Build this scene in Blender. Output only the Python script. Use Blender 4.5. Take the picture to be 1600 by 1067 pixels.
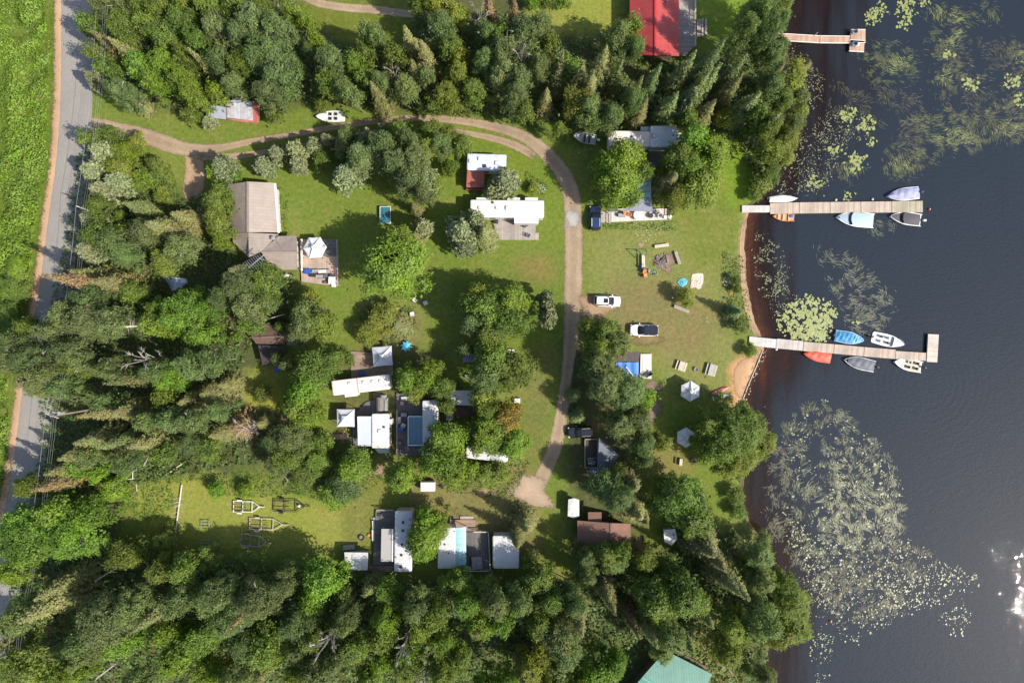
import bpy, math, random
import numpy as np
from mathutils import Vector, Matrix
random.seed(7); rng = np.random.default_rng(7)
for o in list(bpy.data.objects): bpy.data.objects.remove(o)
scene = bpy.context.scene
C = scene.collection
# ---------------------------------------------------------------- camera, world, sun, exposure
CAMH = 112.0; S = 0.105                      # 1 photo pixel = 0.105 m on the ground
cd = bpy.data.cameras.new('camera'); cam = bpy.data.objects.new('camera', cd); C.objects.link(cam)
cam.location = (0, 0, CAMH); cam.rotation_euler = (0, 0, 0)
cd.sensor_width = 36; cd.lens = 24; cd.clip_start = 1; cd.clip_end = 3000
scene.camera = cam
SUN_EL = 45.9; sdir = Vector((0.905, -0.425, 0)).normalized()
wd = bpy.data.worlds.new("World"); scene.world = wd; wd.use_nodes = True
wn = wd.node_tree.nodes; bg = wn['Background']
sky = wn.new('ShaderNodeTexSky'); sky.sky_type = 'NISHITA'; sky.sun_disc = False
sky.sun_elevation = math.radians(SUN_EL)
sky.sun_rotation = math.atan2(sdir.x, sdir.y)
sky.dust_density = 1.6
wd.node_tree.links.new(sky.outputs[0], bg.inputs[0]); bg.inputs[1].default_value = 0.15
sl = bpy.data.lights.new('sun', 'SUN'); sl.energy = 5.0; sl.angle = math.radians(0.5); sl.color = (1, 0.93, 0.82)
so = bpy.data.objects.new('sun', sl); C.objects.link(so); so.location = (60, -40, 100)
sv = Vector((sdir.x*math.cos(math.radians(SUN_EL)), sdir.y*math.cos(math.radians(SUN_EL)), math.sin(math.radians(SUN_EL))))
so.rotation_euler = sv.to_track_quat('Z', 'Y').to_euler()
scene.view_settings.view_transform = 'Standard'; scene.view_settings.look = 'None'
scene.view_settings.gamma = 1; scene.view_settings.exposure = 0.45
# ---------------------------------------------------------------- helpers
def P(px, py, z=0.0):
    f = (CAMH-z)/CAMH*S
    return ((px-800)*f, (533.5-py)*f)
def P3(px, py, z=0.0): return P(px, py, z)+(z,)
def tag(o, label=None, cat=None, group=None, kind=None):
    if label: o['label'] = label
    if cat: o['category'] = cat
    if group: o['group'] = group
    if kind: o['kind'] = kind
    return o
def thing(name, label, cat, loc=(0,0,0), rz=0.0, group=None):
    o = bpy.data.objects.new(name, None); C.objects.link(o); o.empty_display_size = .3
    o.location = loc; o.rotation_euler = (0,0,rz)
    return tag(o, label, cat, group)
class MB:
    def __init__(s): s.v=[]; s.f=[]
    def add(s, vs, fs):
        n=len(s.v); s.v += [tuple(v) for v in vs]; s.f += [tuple(i+n for i in f) for f in fs]; return s
    def box(s, cx,cy,cz, sx,sy,sz, rz=0, tilt=0):
        c,q=math.cos(rz),math.sin(rz); vs=[]
        for dz in (-.5,.5):
            for dx,dy in ((-.5,-.5),(.5,-.5),(.5,.5),(-.5,.5)):
                x,y,z=dx*sx,dy*sy,dz*sz
                if tilt: z += math.tan(tilt)*x
                vs.append((cx+x*c-y*q, cy+x*q+y*c, cz+z))
        return s.add(vs, [(3,2,1,0),(4,5,6,7),(0,1,5,4),(1,2,6,5),(2,3,7,6),(3,0,4,7)])
    def bar(s, a, b, w, h=None):
        h=h or w; a=Vector(a); b=Vector(b); d=(b-a).normalized()
        u=Vector((0,0,1)) if abs(d.z)<.95 else Vector((1,0,0))
        x=d.cross(u).normalized()*w/2; y=x.cross(d).normalized()*h/2
        vs=[p+i*x+j*y for p in (a,b) for i,j in ((-1,-1),(1,-1),(1,1),(-1,1))]
        return s.add(vs, [(0,1,2,3),(7,6,5,4),(4,5,1,0),(5,6,2,1),(6,7,3,2),(7,4,0,3)])
    def cyl(s, cx,cy,z0,z1,r0,r1=None,n=14):
        r1=r0 if r1 is None else r1
        vs=[(cx+r*math.cos(2*math.pi*i/n),cy+r*math.sin(2*math.pi*i/n),z) for z,r in ((z0,r0),(z1,r1)) for i in range(n)]
        return s.add(vs,[tuple(range(n))[::-1],tuple(range(n,2*n))]+[(i,(i+1)%n,n+(i+1)%n,n+i) for i in range(n)])
    def tube(s, pts, rs, n=6):
        pts=[Vector(p) for p in pts]; vs=[]
        if not hasattr(rs,'__len__'): rs=[rs]*len(pts)
        for i,p in enumerate(pts):
            d=(pts[min(i+1,len(pts)-1)]-pts[max(i-1,0)]).normalized()
            u=Vector((0,0,1)) if abs(d.z)<.9 else Vector((1,0,0))
            x=d.cross(u).normalized(); y=x.cross(d)
            vs += [p+(x*math.cos(2*math.pi*k/n)+y*math.sin(2*math.pi*k/n))*rs[i] for k in range(n)]
        fs=[(i*n+k,i*n+(k+1)%n,(i+1)*n+(k+1)%n,(i+1)*n+k) for i in range(len(pts)-1) for k in range(n)]
        fs += [tuple(range(n))[::-1], tuple(range((len(pts)-1)*n,len(pts)*n))]
        return s.add(vs,fs)
    def prism(s, poly, z0, z1):
        n=len(poly); vs=[(x,y,z0) for x,y in poly]+[(x,y,z1) for x,y in poly]
        return s.add(vs,[tuple(range(n))[::-1],tuple(range(n,2*n))]+[(i,(i+1)%n,n+(i+1)%n,n+i) for i in range(n)])
    def slab(s, pts, t):                       # a roof face given as 3D points, thickened downwards
        n=len(pts); vs=list(pts)+[(p[0],p[1],p[2]-t) for p in pts]
        return s.add(vs,[tuple(range(n)),tuple(range(n,2*n))[::-1]]+[(i,n+i,n+(i+1)%n,(i+1)%n) for i in range(n)])
    def loft(s, rings, caps=True):
        n=len(rings[0]); vs=[p for r in rings for p in r]
        fs=[(i*n+k,i*n+(k+1)%n,(i+1)*n+(k+1)%n,(i+1)*n+k) for i in range(len(rings)-1) for k in range(n)]
        if caps: fs += [tuple(range(n))[::-1], tuple(range((len(rings)-1)*n,len(rings)*n))]
        return s.add(vs,fs)
    def build(s, name, m, parent=None, world=True, smooth=False, label=None):
        vs=s.v
        if parent is not None and world:
            l=parent.location.copy(); q=parent.parent
            while q is not None: l=l+q.location; q=q.parent
            vs=[(x-l.x,y-l.y,z-l.z) for x,y,z in vs]
        me=bpy.data.meshes.new(name); me.from_pydata(vs,[],s.f); me.update()
        if smooth: me.polygons.foreach_set('use_smooth',[True]*len(me.polygons))
        me.materials.append(m)
        o=bpy.data.objects.new(name,me); C.objects.link(o)
        if parent is not None: o.parent=parent
        if label: o['label']=label
        return o
def npmesh(name, V, n, mat, attr=None, k=4):   # V: (n*k,3) one k-gon per k verts
    me=bpy.data.meshes.new(name)
    me.vertices.add(n*k); me.vertices.foreach_set('co', np.ascontiguousarray(V,dtype=np.float32).ravel())
    me.loops.add(n*k); me.loops.foreach_set('vertex_index', np.arange(n*k,dtype=np.int32))
    me.polygons.add(n); me.polygons.foreach_set('loop_start', np.arange(0,n*k,k,dtype=np.int32))
    me.polygons.foreach_set('loop_total', np.full(n,k,dtype=np.int32))
    if attr is not None:
        a=me.attributes.new('v','FLOAT','FACE'); a.data.foreach_set('value',np.ascontiguousarray(attr,dtype=np.float32))
    me.update(); me.materials.append(mat); return me
def gridmesh(name, X, Y, Z, mat, cols=None, edge=None, extra=None):
    h,w=X.shape; V=np.stack([X,Y,Z],-1).reshape(-1,3)
    idx=np.arange(h*w).reshape(h,w)
    F=np.stack([idx[:-1,:-1],idx[:-1,1:],idx[1:,1:],idx[1:,:-1]],-1).reshape(-1)
    me=bpy.data.meshes.new(name); nf=(h-1)*(w-1)
    me.vertices.add(h*w); me.vertices.foreach_set('co',V.astype(np.float32).ravel())
    me.loops.add(nf*4); me.loops.foreach_set('vertex_index',F.astype(np.int32))
    me.polygons.add(nf); me.polygons.foreach_set('loop_start',np.arange(0,nf*4,4,dtype=np.int32))
    me.polygons.foreach_set('loop_total',np.full(nf,4,dtype=np.int32))
    if cols is not None:
        a=me.attributes.new('gcol','FLOAT_COLOR','POINT')
        c=np.concatenate([cols.reshape(-1,3),np.ones((h*w,1))],1); a.data.foreach_set('color',c.astype(np.float32).ravel())
    if edge is not None:
        a=me.attributes.new('edge','FLOAT','POINT'); a.data.foreach_set('value',edge.astype(np.float32).ravel())
    if extra is not None:
        a=me.attributes.new('depth','FLOAT','POINT'); a.data.foreach_set('value',extra.astype(np.float32).ravel())
    me.update(); me.validate(); me.polygons.foreach_set('use_smooth',[True]*nf); me.materials.append(mat)
    o=bpy.data.objects.new(name,me); C.objects.link(o); return o
_g=np.random.default_rng(3).random((256,256))
def vnoise(x,y,scale):
    x=np.asarray(x)/scale+1000; y=np.asarray(y)/scale+1000
    xi=np.floor(x).astype(int); yi=np.floor(y).astype(int); fx=x-xi; fy=y-yi
    fx=fx*fx*(3-2*fx); fy=fy*fy*(3-2*fy)
    g=lambda a,b:_g[a%256,b%256]
    return (g(xi,yi)*(1-fx)+g(xi+1,yi)*fx)*(1-fy)+(g(xi,yi+1)*(1-fx)+g(xi+1,yi+1)*fx)*fy
def inpoly(px,py,poly):
    r=np.zeros(px.shape,bool); n=len(poly); j=n-1
    for i in range(n):
        xi,yi=poly[i]; xj,yj=poly[j]
        r ^= ((yi>py)!=(yj>py)) & (px<(xj-xi)*(py-yi)/((yj-yi) or 1e-9)+xi); j=i
    return r
# ---------------------------------------------------------------- materials
MATS={}
class NT:
    def __init__(s,name):
        s.m=bpy.data.materials.new(name); s.m.use_nodes=True; s.t=s.m.node_tree; s.n=s.t.nodes
        s.b=s.n['Principled BSDF']; s.out=s.n['Material Output']
    def new(s,t,**k):
        n=s.n.new('ShaderNode'+t)
        for a,b in k.items():
            if a=='inp':
                for i,v in b.items(): n.inputs[i].default_value=v
            else: setattr(n,a,b)
        return n
    def l(s,a,b): s.t.links.new(a,b)
    def coord(s,kind='Object'):
        return s.new('TexCoord').outputs[kind] if kind!='World' else s.new('NewGeometry').outputs['Position']
    def noise(s,vec,scale,detail=4,rough=.6,dist=0):
        n=s.new('TexNoise',inp={'Scale':scale,'Detail':detail,'Roughness':rough,'Distortion':dist}); s.l(vec,n.inputs['Vector']); return n
    def ramp(s,f,pts):
        r=s.new('ValToRGB'); e=r.color_ramp.elements
        while len(e)<len(pts): e.new(.5)
        for i,(p,c) in enumerate(pts):
            e[i].position=p; e[i].color=tuple(c)+(1,) if hasattr(c,'__len__') else (c,c,c,1)
        s.l(f,r.inputs[0]); return r
    def mix(s,f,a,b,mode='MIX'):
        m=s.new('Mix',data_type='RGBA',blend_type=mode)
        for v,i in ((f,0),(a,6),(b,7)):
            if hasattr(v,'is_output'): s.l(v,m.inputs[i])
            else: m.inputs[i].default_value = v if not hasattr(v,'__len__') else tuple(v)+((1,) if len(v)==3 else ())
        return m.outputs[2]
    def math(s,op,a,b=0.0,c=None):
        m=s.new('Math',operation=op)
        for i,v in enumerate((a,b) if c is None else (a,b,c)):
            if hasattr(v,'is_output'): s.l(v,m.inputs[i])
            else: m.inputs[i].default_value=v
        return m.outputs[0]
    def bump(s,h,strength=.3,dist=.05):
        b=s.new('Bump',inp={'Strength':strength,'Distance':dist}); s.l(h,b.inputs['Height']); return b.outputs[0]
def mat(name,col,rough=.6,metal=0,var=.18,scale=1.5,dirt=None,bump=.1):
    if name in MATS: return MATS[name]
    k=NT(name); v=k.coord('Object')
    n=k.noise(v,scale,6,.65); c2=tuple(x*(1-var) for x in col); c1=tuple(min(1,x*(1+var*.6)) for x in col)
    c=k.ramp(n.outputs['Fac'],[(.3,c2),(.7,c1)]).outputs[0]
    if dirt:
        d=k.noise(v,scale*.45+.2,8,.75,1.0); f=k.ramp(d.outputs['Fac'],[(.5,0),(.68,.75)]).outputs[0]
        c=k.mix(f,c,dirt)
    k.l(c,k.b.inputs['Base Color']); k.b.inputs['Roughness'].default_value=rough; k.b.inputs['Metallic'].default_value=metal
    if bump:
        n2=k.noise(v,scale*6,4); k.l(k.bump(n2.outputs['Fac'],bump,.03),k.b.inputs['Normal'])
    MATS[name]=k.m; return k.m
def stripes(name,col,axis=0,w=.15,var=.3,seam=.5,rough=.7,dirt=None,metal=0,seamw=.12):
    """boards or roof ribs: random tone per strip, dark joint between strips"""
    if name in MATS: return MATS[name]
    k=NT(name); v=k.coord('Object'); sp=k.new('SeparateXYZ'); k.l(v,sp.inputs[0])
    t=k.math('DIVIDE',sp.outputs[axis],w); fl=k.math('FLOOR',t); fr=k.math('FRACT',t)
    wn_=k.new('TexWhiteNoise',noise_dimensions='1D'); k.l(fl,wn_.inputs['W'])
    tone=k.math('MULTIPLY_ADD',wn_.outputs[0],var,1-var/2)
    n=k.noise(v,.9,7,.7); tone=k.math('MULTIPLY',tone,k.math('MULTIPLY_ADD',n.outputs['Fac'],.7,.65))
    s1=k.math('GREATER_THAN',fr,seamw); se=k.math('MULTIPLY_ADD',s1,seam,1-seam); tone=k.math('MULTIPLY',tone,se)
    rgb=k.new('CombineXYZ');
    for i in range(3): k.l(k.math('MULTIPLY',tone,col[i]),rgb.inputs[i])
    c=rgb.outputs[0]
    if dirt:
        d=k.noise(v,.5,8,.75,1.5); f=k.ramp(d.outputs['Fac'],[(.48,0),(.66,.8)]).outputs[0]; c=k.mix(f,c,dirt)
    k.l(c,k.b.inputs['Base Color']); k.b.inputs['Roughness'].default_value=rough; k.b.inputs['Metallic'].default_value=metal
    k.l(k.bump(s1,.5,.03),k.b.inputs['Normal'])
    MATS[name]=k.m; return k.m
def leafmat(name,col,dark=.55,hue=.038,transl=.3,brown=None):
    if name in MATS: return MATS[name]
    k=NT(name); a=k.new('Attribute',attribute_name='v'); oi=k.new('ObjectInfo')
    pos=k.coord('World'); n=k.noise(pos,.35,3,.6)
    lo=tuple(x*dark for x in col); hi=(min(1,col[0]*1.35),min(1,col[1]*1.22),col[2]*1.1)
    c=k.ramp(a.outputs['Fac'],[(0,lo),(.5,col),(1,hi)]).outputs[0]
    hs=k.new('HueSaturation'); k.l(c,hs.inputs['Color'])
    k.l(k.math('MULTIPLY_ADD',oi.outputs['Random'],hue,.5-hue*.5),hs.inputs['Hue'])
    k.l(k.math('MULTIPLY_ADD',n.outputs['Fac'],.35,.76),hs.inputs['Saturation'])
    rr=k.math('FRACT',k.math('MULTIPLY',oi.outputs['Random'],7.31))
    k.l(k.math('MULTIPLY',k.math('MULTIPLY_ADD',rr,.50,1.02),k.math('MULTIPLY_ADD',n.outputs['Fac'],.5,.75)),hs.inputs['Value'])
    c=hs.outputs[0]
    if brown:
        n2=k.noise(pos,.8,3,.6); c=k.mix(k.ramp(n2.outputs['Fac'],[(.5,0),(.66,.8)]).outputs[0],c,brown)
    k.l(c,k.b.inputs['Base Color']); k.b.inputs['Roughness'].default_value=.55
    k.b.inputs['Specular IOR Level'].default_value=.35
    tr=k.new('BsdfTranslucent'); k.l(k.mix(1.0,c,(1.0,1.0,.45),'MULTIPLY'),tr.inputs[0])
    mx=k.new('MixShader',inp={0:transl}); k.l(k.b.outputs[0],mx.inputs[1]); k.l(tr.outputs[0],mx.inputs[2]); k.l(mx.outputs[0],k.out.inputs[0])
    MATS[name]=k.m; return k.m
def ground_color(k):
    """grass and soil: painted kind of ground x clumps, dry patches and blades"""
    pos=k.coord('World'); a=k.new('Attribute',attribute_name='gcol')
    n1=k.noise(pos,.28,6,.7,.6); n2=k.noise(pos,1.6,6,.75); n3=k.noise(pos,7,3,.7)
    c=k.mix(k.ramp(n1.outputs['Fac'],[(.42,0),(.68,.5)]).outputs[0],a.outputs['Color'],k.mix(1.0,a.outputs['Color'],(1.35,1.0,1.1),'MULTIPLY'))
    n0=k.noise(pos,.11,8,.72,1.2); n00=k.noise(pos,.55,6,.8)
    c=k.mix(k.math('MULTIPLY',k.ramp(n0.outputs['Fac'],[(.46,0),(.62,.75)]).outputs[0],k.ramp(n00.outputs['Fac'],[(.38,.2),(.62,1)]).outputs[0]),c,k.mix(.45,c,(.26,.205,.085)))
    t=k.math('MULTIPLY',k.math('MULTIPLY_ADD',n2.outputs['Fac'],1.5,.28),k.math('MULTIPLY_ADD',n3.outputs['Fac'],1.2,.4))
    m=k.new('VectorMath',operation='SCALE'); k.l(c,m.inputs[0]); k.l(t,m.inputs['Scale'])
    return m.outputs[0],n2,n3,pos
def ground_mat(name,cover=None,rough=.9,track=False,cvar=.5,under=None):
    if name in MATS: return MATS[name]
    k=NT(name); c,n2,n3,pos=ground_color(k)
    if cover:
        e=k.new('Attribute',attribute_name='edge')
        g=k.noise(pos,.5,7,.75); g2=k.noise(pos,4.5,5,.8); g3=k.noise(pos,.16,3,.6)
        tone=k.math('MULTIPLY',k.math('MULTIPLY_ADD',g.outputs['Fac'],cvar,1-cvar/2),k.math('MULTIPLY_ADD',g2.outputs['Fac'],cvar*1.3,1-cvar*.65))
        tone=k.math('MULTIPLY',tone,k.math('MULTIPLY_ADD',g3.outputs['Fac'],cvar,1-cvar/2))
        tone=k.math('MULTIPLY',tone,k.math('MULTIPLY_ADD',e.outputs['Fac'],.42,.60))
        m=k.new('VectorMath',operation='SCALE'); m.inputs[0].default_value=cover; k.l(tone,m.inputs['Scale'])
        ed=k.math('ADD',e.outputs['Fac'],k.math('MULTIPLY_ADD',k.noise(pos,1.0,7,.85,.5).outputs['Fac'],2.0,-1.0))
        if track:  # grass strip between the wheel tracks comes from the attribute itself
            pass
        f=k.ramp(ed,[(.38,0),(.62,1)]).outputs[0]
        c=m.outputs[0]; tp=k.new('BsdfTransparent'); ms=k.new('MixShader'); k.l(f,ms.inputs[0]); k.l(tp.outputs[0],ms.inputs[1]); k.l(k.b.outputs[0],ms.inputs[2]); k.l(ms.outputs[0],k.out.inputs[0])
    k.l(c,k.b.inputs['Base Color']); k.b.inputs['Roughness'].default_value=rough; k.b.inputs['Specular IOR Level'].default_value=.15
    hh=k.math('ADD',n2.outputs['Fac'],n3.outputs['Fac']); k.l(k.bump(hh,.7,.12),k.b.inputs['Normal'])
    MATS[name]=k.m; return k.m
# ---------------------------------------------------------------- ground, lake bed, water
SH=[(-400,1243),(0,1236),(40,1228),(60,1222),(95,1236),(130,1247),(165,1242),(200,1232),(240,1222),(270,1210),(300,1192),(318,1176),(340,1168),(380,1164),(430,1166),(470,1172),(505,1181),(528,1192),(548,1193),(565,1183),(590,1172),(615,1163),(650,1160),(700,1160),(760,1163),(790,1162),(815,1172),(840,1188),(880,1200),(930,1214),(980,1214),(1010,1204),(1040,1196),(1067,1192),(1500,1185)]
_sy=np.array([a for a,b in SH],float); _sx=np.array([b for a,b in SH],float)
def shore_d(x,y):   # metres to the right of the shoreline
    px=x/S+800; py=533.5-y/S
    return (px-(np.interp(py,_sy,_sx)+3.5*(vnoise(px*0,py,9)-.5)+2.5*(vnoise(px*0+50,py,3)-.5)))*S
def ground_z(x,y):
    d=shore_d(x,y)
    return np.interp(d,[-1.3,0,1.5,9,30],[0,-.30,-.5,-1.15,-3.6])
WZ=-.30
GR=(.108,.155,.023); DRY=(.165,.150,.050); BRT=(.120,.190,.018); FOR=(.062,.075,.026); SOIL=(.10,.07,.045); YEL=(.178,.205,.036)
DRT=(.30,.215,.14)
PAINT=[ # (polygon in photo pixels, colour, feather)
 ([(-400,-300),(100,-300),(90,250),(70,420),(30,620),(0,860),(-400,1300)],(.085,.13,.016),4),
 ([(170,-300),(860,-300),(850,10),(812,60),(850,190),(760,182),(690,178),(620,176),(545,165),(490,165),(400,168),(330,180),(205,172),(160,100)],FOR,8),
 ([(445,-60),(640,-60),(640,80),(560,70),(520,60),(470,22)],(.10,.13,.018),5),
 ([(812,18),(985,-60),(985,25),(960,58),(830,55)],YEL,6),
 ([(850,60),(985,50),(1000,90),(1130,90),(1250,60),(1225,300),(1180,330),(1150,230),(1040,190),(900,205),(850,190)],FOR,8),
 ([(1085,-100),(1200,-100),(1190,20),(1130,60),(1088,45)],BRT,5),
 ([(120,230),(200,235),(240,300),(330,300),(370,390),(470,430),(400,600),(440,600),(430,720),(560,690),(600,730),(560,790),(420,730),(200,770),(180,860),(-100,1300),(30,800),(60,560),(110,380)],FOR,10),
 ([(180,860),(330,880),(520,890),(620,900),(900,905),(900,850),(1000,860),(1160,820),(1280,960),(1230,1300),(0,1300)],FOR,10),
 ([(195,755),(330,740),(430,775),(560,790),(570,850),(540,860),(330,860),(250,850)],YEL,8),
 ([(368,590),(420,570),(445,610),(430,650),(380,640)],YEL,6),
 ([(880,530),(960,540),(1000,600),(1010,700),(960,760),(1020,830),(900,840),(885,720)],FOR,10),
 ([(920,360),(1050,350),(1150,360),(1162,520),(1140,620),(1040,600),(1020,540),(910,540)],(.148,.170,.046),12),
 ([(960,430),(1060,440),(1130,500),(1100,560),(1040,560),(940,500)],(.150,.140,.052),14),
 ([(1080,300),(1160,200),(1178,300),(1165,400),(1100,430),(1060,360)],(.115,.150,.026),14),
 ([(1120,205),(1160,225),(1178,290),(1160,330),(1130,310)],BRT,8),
 ([(640,450),(880,400),(880,520),(700,480)],(.090,.138,.020),10),
 ([(820,540),(870,540),(860,650),(840,740),(815,700)],(.115,.135,.034),8),
 ([(800,400),(870,400),(872,440),(815,445)],(.15,.14,.04),10),
 ([(560,480),(660,480),(660,540),(620,580),(560,560)],(.14,.145,.045),10),
 ([(700,190),(830,200),(870,300),(860,330),(720,330),(690,250)],(.105,.155,.018),10),
 ([(630,740),(830,720),(850,880),(640,860)],(.14,.135,.045),10),
 ([(520,720),(610,720),(610,860),(540,850)],(.125,.145,.030),8),
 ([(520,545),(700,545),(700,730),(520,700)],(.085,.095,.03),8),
 ([(1010,690),(1070,680),(1085,740),(1020,760)],(.15,.145,.04),8),
 ([(1145,560),(1205,545),(1180,640),(1150,635),(1138,600)],(.44,.25,.125),5),
 ([(1110,925),(1160,980),(1160,1300),(1100,1300),(1060,1010)],(.15,.15,.04),8),
]
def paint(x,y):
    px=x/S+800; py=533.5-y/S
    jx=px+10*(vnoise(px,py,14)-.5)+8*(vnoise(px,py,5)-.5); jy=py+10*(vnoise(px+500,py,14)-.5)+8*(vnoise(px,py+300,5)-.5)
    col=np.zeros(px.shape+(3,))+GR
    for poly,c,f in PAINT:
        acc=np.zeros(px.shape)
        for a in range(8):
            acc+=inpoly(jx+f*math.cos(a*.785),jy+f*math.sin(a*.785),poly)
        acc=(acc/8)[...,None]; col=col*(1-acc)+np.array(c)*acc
    d=shore_d(x,y)
    k=np.clip((d+1.1+.9*(vnoise(px,py,6)-.5))/.5,0,1)[...,None]; sb=((py>322)&(py<640))[...,None]; col=col*(1-k)+np.where(sb,np.array((.27,.18,.115)),np.array((.07,.075,.03)))*k
    k=np.clip((d-.4)/2.5,0,1)[...,None]; bt=np.exp(-((py-590)/34)**2)[...,None]; col=col*(1-k)+(np.array((.21,.11,.06))*bt+np.array((.065,.040,.030))*(1-bt))*k
    k=np.clip((d-6)/14,0,1)[...,None]; col=col*(1-k)+np.array((.05,.03,.02))*k
    return col
gx=np.concatenate([[-1500,-500,-200],np.arange(-105,105.1,.5),[200,500,1500]])
gy=np.concatenate([[-1500,-500,-150],np.arange(-72,72.1,.5),[150,500,1500]])
X,Y=np.meshgrid(gx,gy)
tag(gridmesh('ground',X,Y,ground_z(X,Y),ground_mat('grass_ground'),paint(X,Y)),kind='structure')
# water: clear brown shallows over the sloping bed, dark beyond; wind ripples in the surface
k=NT('lake_water'); pos=k.coord('World')
mp=k.new('Mapping'); k.l(pos,mp.inputs[0]); mp.inputs['Rotation'].default_value=(0,0,math.radians(24)); mp.inputs['Scale'].default_value=(1,2.6,1)
n1=k.noise(mp.outputs[0],1.5,4,.55,.4); n2=k.noise(pos,.12,3,.5); n4=k.noise(mp.outputs[0],5.5,3,.5)
mp2=k.new('Mapping'); k.l(pos,mp2.inputs[0]); mp2.inputs['Rotation'].default_value=(0,0,math.radians(8)); mp2.inputs['Scale'].default_value=(.30,.03,1)
n3=k.noise(mp2.outputs[0],1.6,3,.5)
h=k.math('ADD',k.math('MULTIPLY',n1.outputs['Fac'],1.0),k.math('MULTIPLY',n4.outputs['Fac'],.22))
# rings spreading from something that touched the water
sub=k.new('VectorMath',operation='SUBTRACT'); k.l(pos,sub.inputs[0]); sub.inputs[1].default_value=P(1448,600)+(0,)
ln=k.new('VectorMath',operation='LENGTH'); k.l(sub.outputs[0],ln.inputs[0])
ring=k.math('SINE',k.math('MULTIPLY',ln.outputs['Value'],6.0)); fall=k.ramp(k.math('DIVIDE',ln.outputs['Value'],16.0),[(.08,0),(.3,1),(.6,.6),(1,0)]).outputs[0]
h=k.math('ADD',h,k.math('MULTIPLY',k.math('MULTIPLY',ring,fall),.09))
bp=k.bump(h,1.0,.09); n5=k.noise(pos,3.2,1.5,.5); n6=k.noise(pos,.9,2,.5); bps=k.bump(k.math('ADD',n5.outputs['Fac'],k.math('MULTIPLY',n6.outputs['Fac'],1.0)),1.0,.0155)
dep=k.new('Attribute',attribute_name='depth')
dn=k.math('ADD',dep.outputs['Fac'],k.math('MULTIPLY_ADD',n3.outputs['Fac'],1.1,-.55))
op=k.ramp(dn,[(0,.12),(.25,.62),(.55,.93),(1,.985)]).outputs[0]
tr=k.new('BsdfTransparent'); tr.inputs[0].default_value=(.60,.45,.36,1)
df=k.new('BsdfDiffuse'); k.l(k.mix(k.ramp(dn,[(.15,0),(.8,1)]).outputs[0],(.014,.0075,.0062),(.0170,.0240,.0340)),df.inputs[0]); k.l(bp,df.inputs['Normal'])
m1=k.new('MixShader'); k.l(op,m1.inputs[0]); k.l(tr.outputs[0],m1.inputs[1]); k.l(df.outputs[0],m1.inputs[2])
gl=k.new('BsdfGlossy',distribution='BECKMANN',inp={'Roughness':.035}); k.l(bps,gl.inputs['Normal']); gl.inputs[0].default_value=(1,1,1,1)
fr=k.new('Fresnel',inp={'IOR':1.33}); k.l(bp,fr.inputs['Normal'])
m2=k.new('MixShader'); k.l(fr.outputs[0],m2.inputs[0]); k.l(m1.outputs[0],m2.inputs[1]); gb=k.new('BsdfGlossy',inp={'Roughness':.42}); k.l(bp,gb.inputs['Normal']); mg=k.new('MixShader',inp={0:.09}); k.l(gl.outputs[0],mg.inputs[1]); k.l(gb.outputs[0],mg.inputs[2]); k.l(mg.outputs[0],m2.inputs[2]); k.l(m2.outputs[0],k.out.inputs[0])
wx=np.concatenate([np.arange(30,110,1.0),[200,600,1500]]); wy=np.concatenate([[-1500,-400,-130],np.arange(-72,73,1.0),[130,400,1500]])
X,Y=np.meshgrid(wx,wy); d=shore_d(X,Y)
dd=np.clip(d/np.interp(533.5-Y/S,[0,200,330,520,560,640,1000],[20,18,11,13,17,10,12]),0,1)
tag(gridmesh('water',X,Y,X*0+WZ,k.m,extra=dd),kind='structure')
# ---------------------------------------------------------------- road, drives, patches
def smooth(pts,n):
    pts=[tuple(map(float,p)) for p in pts]; out=[]
    P_=[pts[0]]+pts+[pts[-1]]
    for i in range(1,len(P_)-2):
        a,b,c,d=map(np.array,P_[i-1:i+3])
        for t in np.linspace(0,1,n,endpoint=False):
            out.append(.5*((2*b)+(-a+c)*t+(2*a-5*b+4*c-d)*t*t+(-a+3*b-3*c+d)*t**3))
    out.append(np.array(pts[-1])); return np.array(out)
def ribbon(name,pts,mat,z,profile=((-1,0),(-.8,.55),(-.5,1.15),(-.15,.8),(.15,.8),(.5,1.15),(.8,.55),(1,0)),n=14,kind='structure',tap=True):
    """pts: (px,py,halfwidth px)"""
    q=smooth(pts,n); c=np.stack([(q[:,0]-800)*S,(533.5-q[:,1])*S],1); t=np.gradient(c,axis=0); t/=np.linalg.norm(t,axis=1)[:,None]
    nr=np.stack([-t[:,1],t[:,0]],1); hw=q[:,2]*S
    X=np.stack([c[:,0]+nr[:,0]*hw*u for u,e in profile],1); Y=np.stack([c[:,1]+nr[:,1]*hw*u for u,e in profile],1)
    E=np.zeros(X.shape)+np.array([e for u,e in profile])
    if tap:
        m=len(q); f=np.minimum(np.arange(m),m-1-np.arange(m))/14; E*=np.clip(f,0,1)[:,None]**.5
    return tag(gridmesh(name,X,Y,ground_z(X,Y)+z,mat,paint(X,Y),E),kind=kind)
def blob(name,px,py,rx,ry,mat,z,rot=0,jit=.18,kind='structure',core=.7):
    na=40; nr=7; a=np.linspace(0,2*math.pi,na+1); r=np.linspace(.02,1,nr)
    A,R=np.meshgrid(a,r); j=1+jit*np.sin(3*A+px)+jit*.6*np.sin(5*A+py)
    u=rx*R*j*np.cos(A); v=ry*R*j*np.sin(A); cc,ss=math.cos(rot),math.sin(rot)
    X=(px+u*cc-v*ss-800)*S; Y=(533.5-py-u*ss-v*cc)*S
    E=np.clip((1-R)/(1-core),0,1)
    return tag(gridmesh(name,X,Y,ground_z(X,Y)+z,mat,paint(X,Y),E),kind=kind)
hard=((-1,.0),(-.93,.9),(-.5,1),(0,1),(.5,1),(.93,.9),(1,.0))
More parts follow.
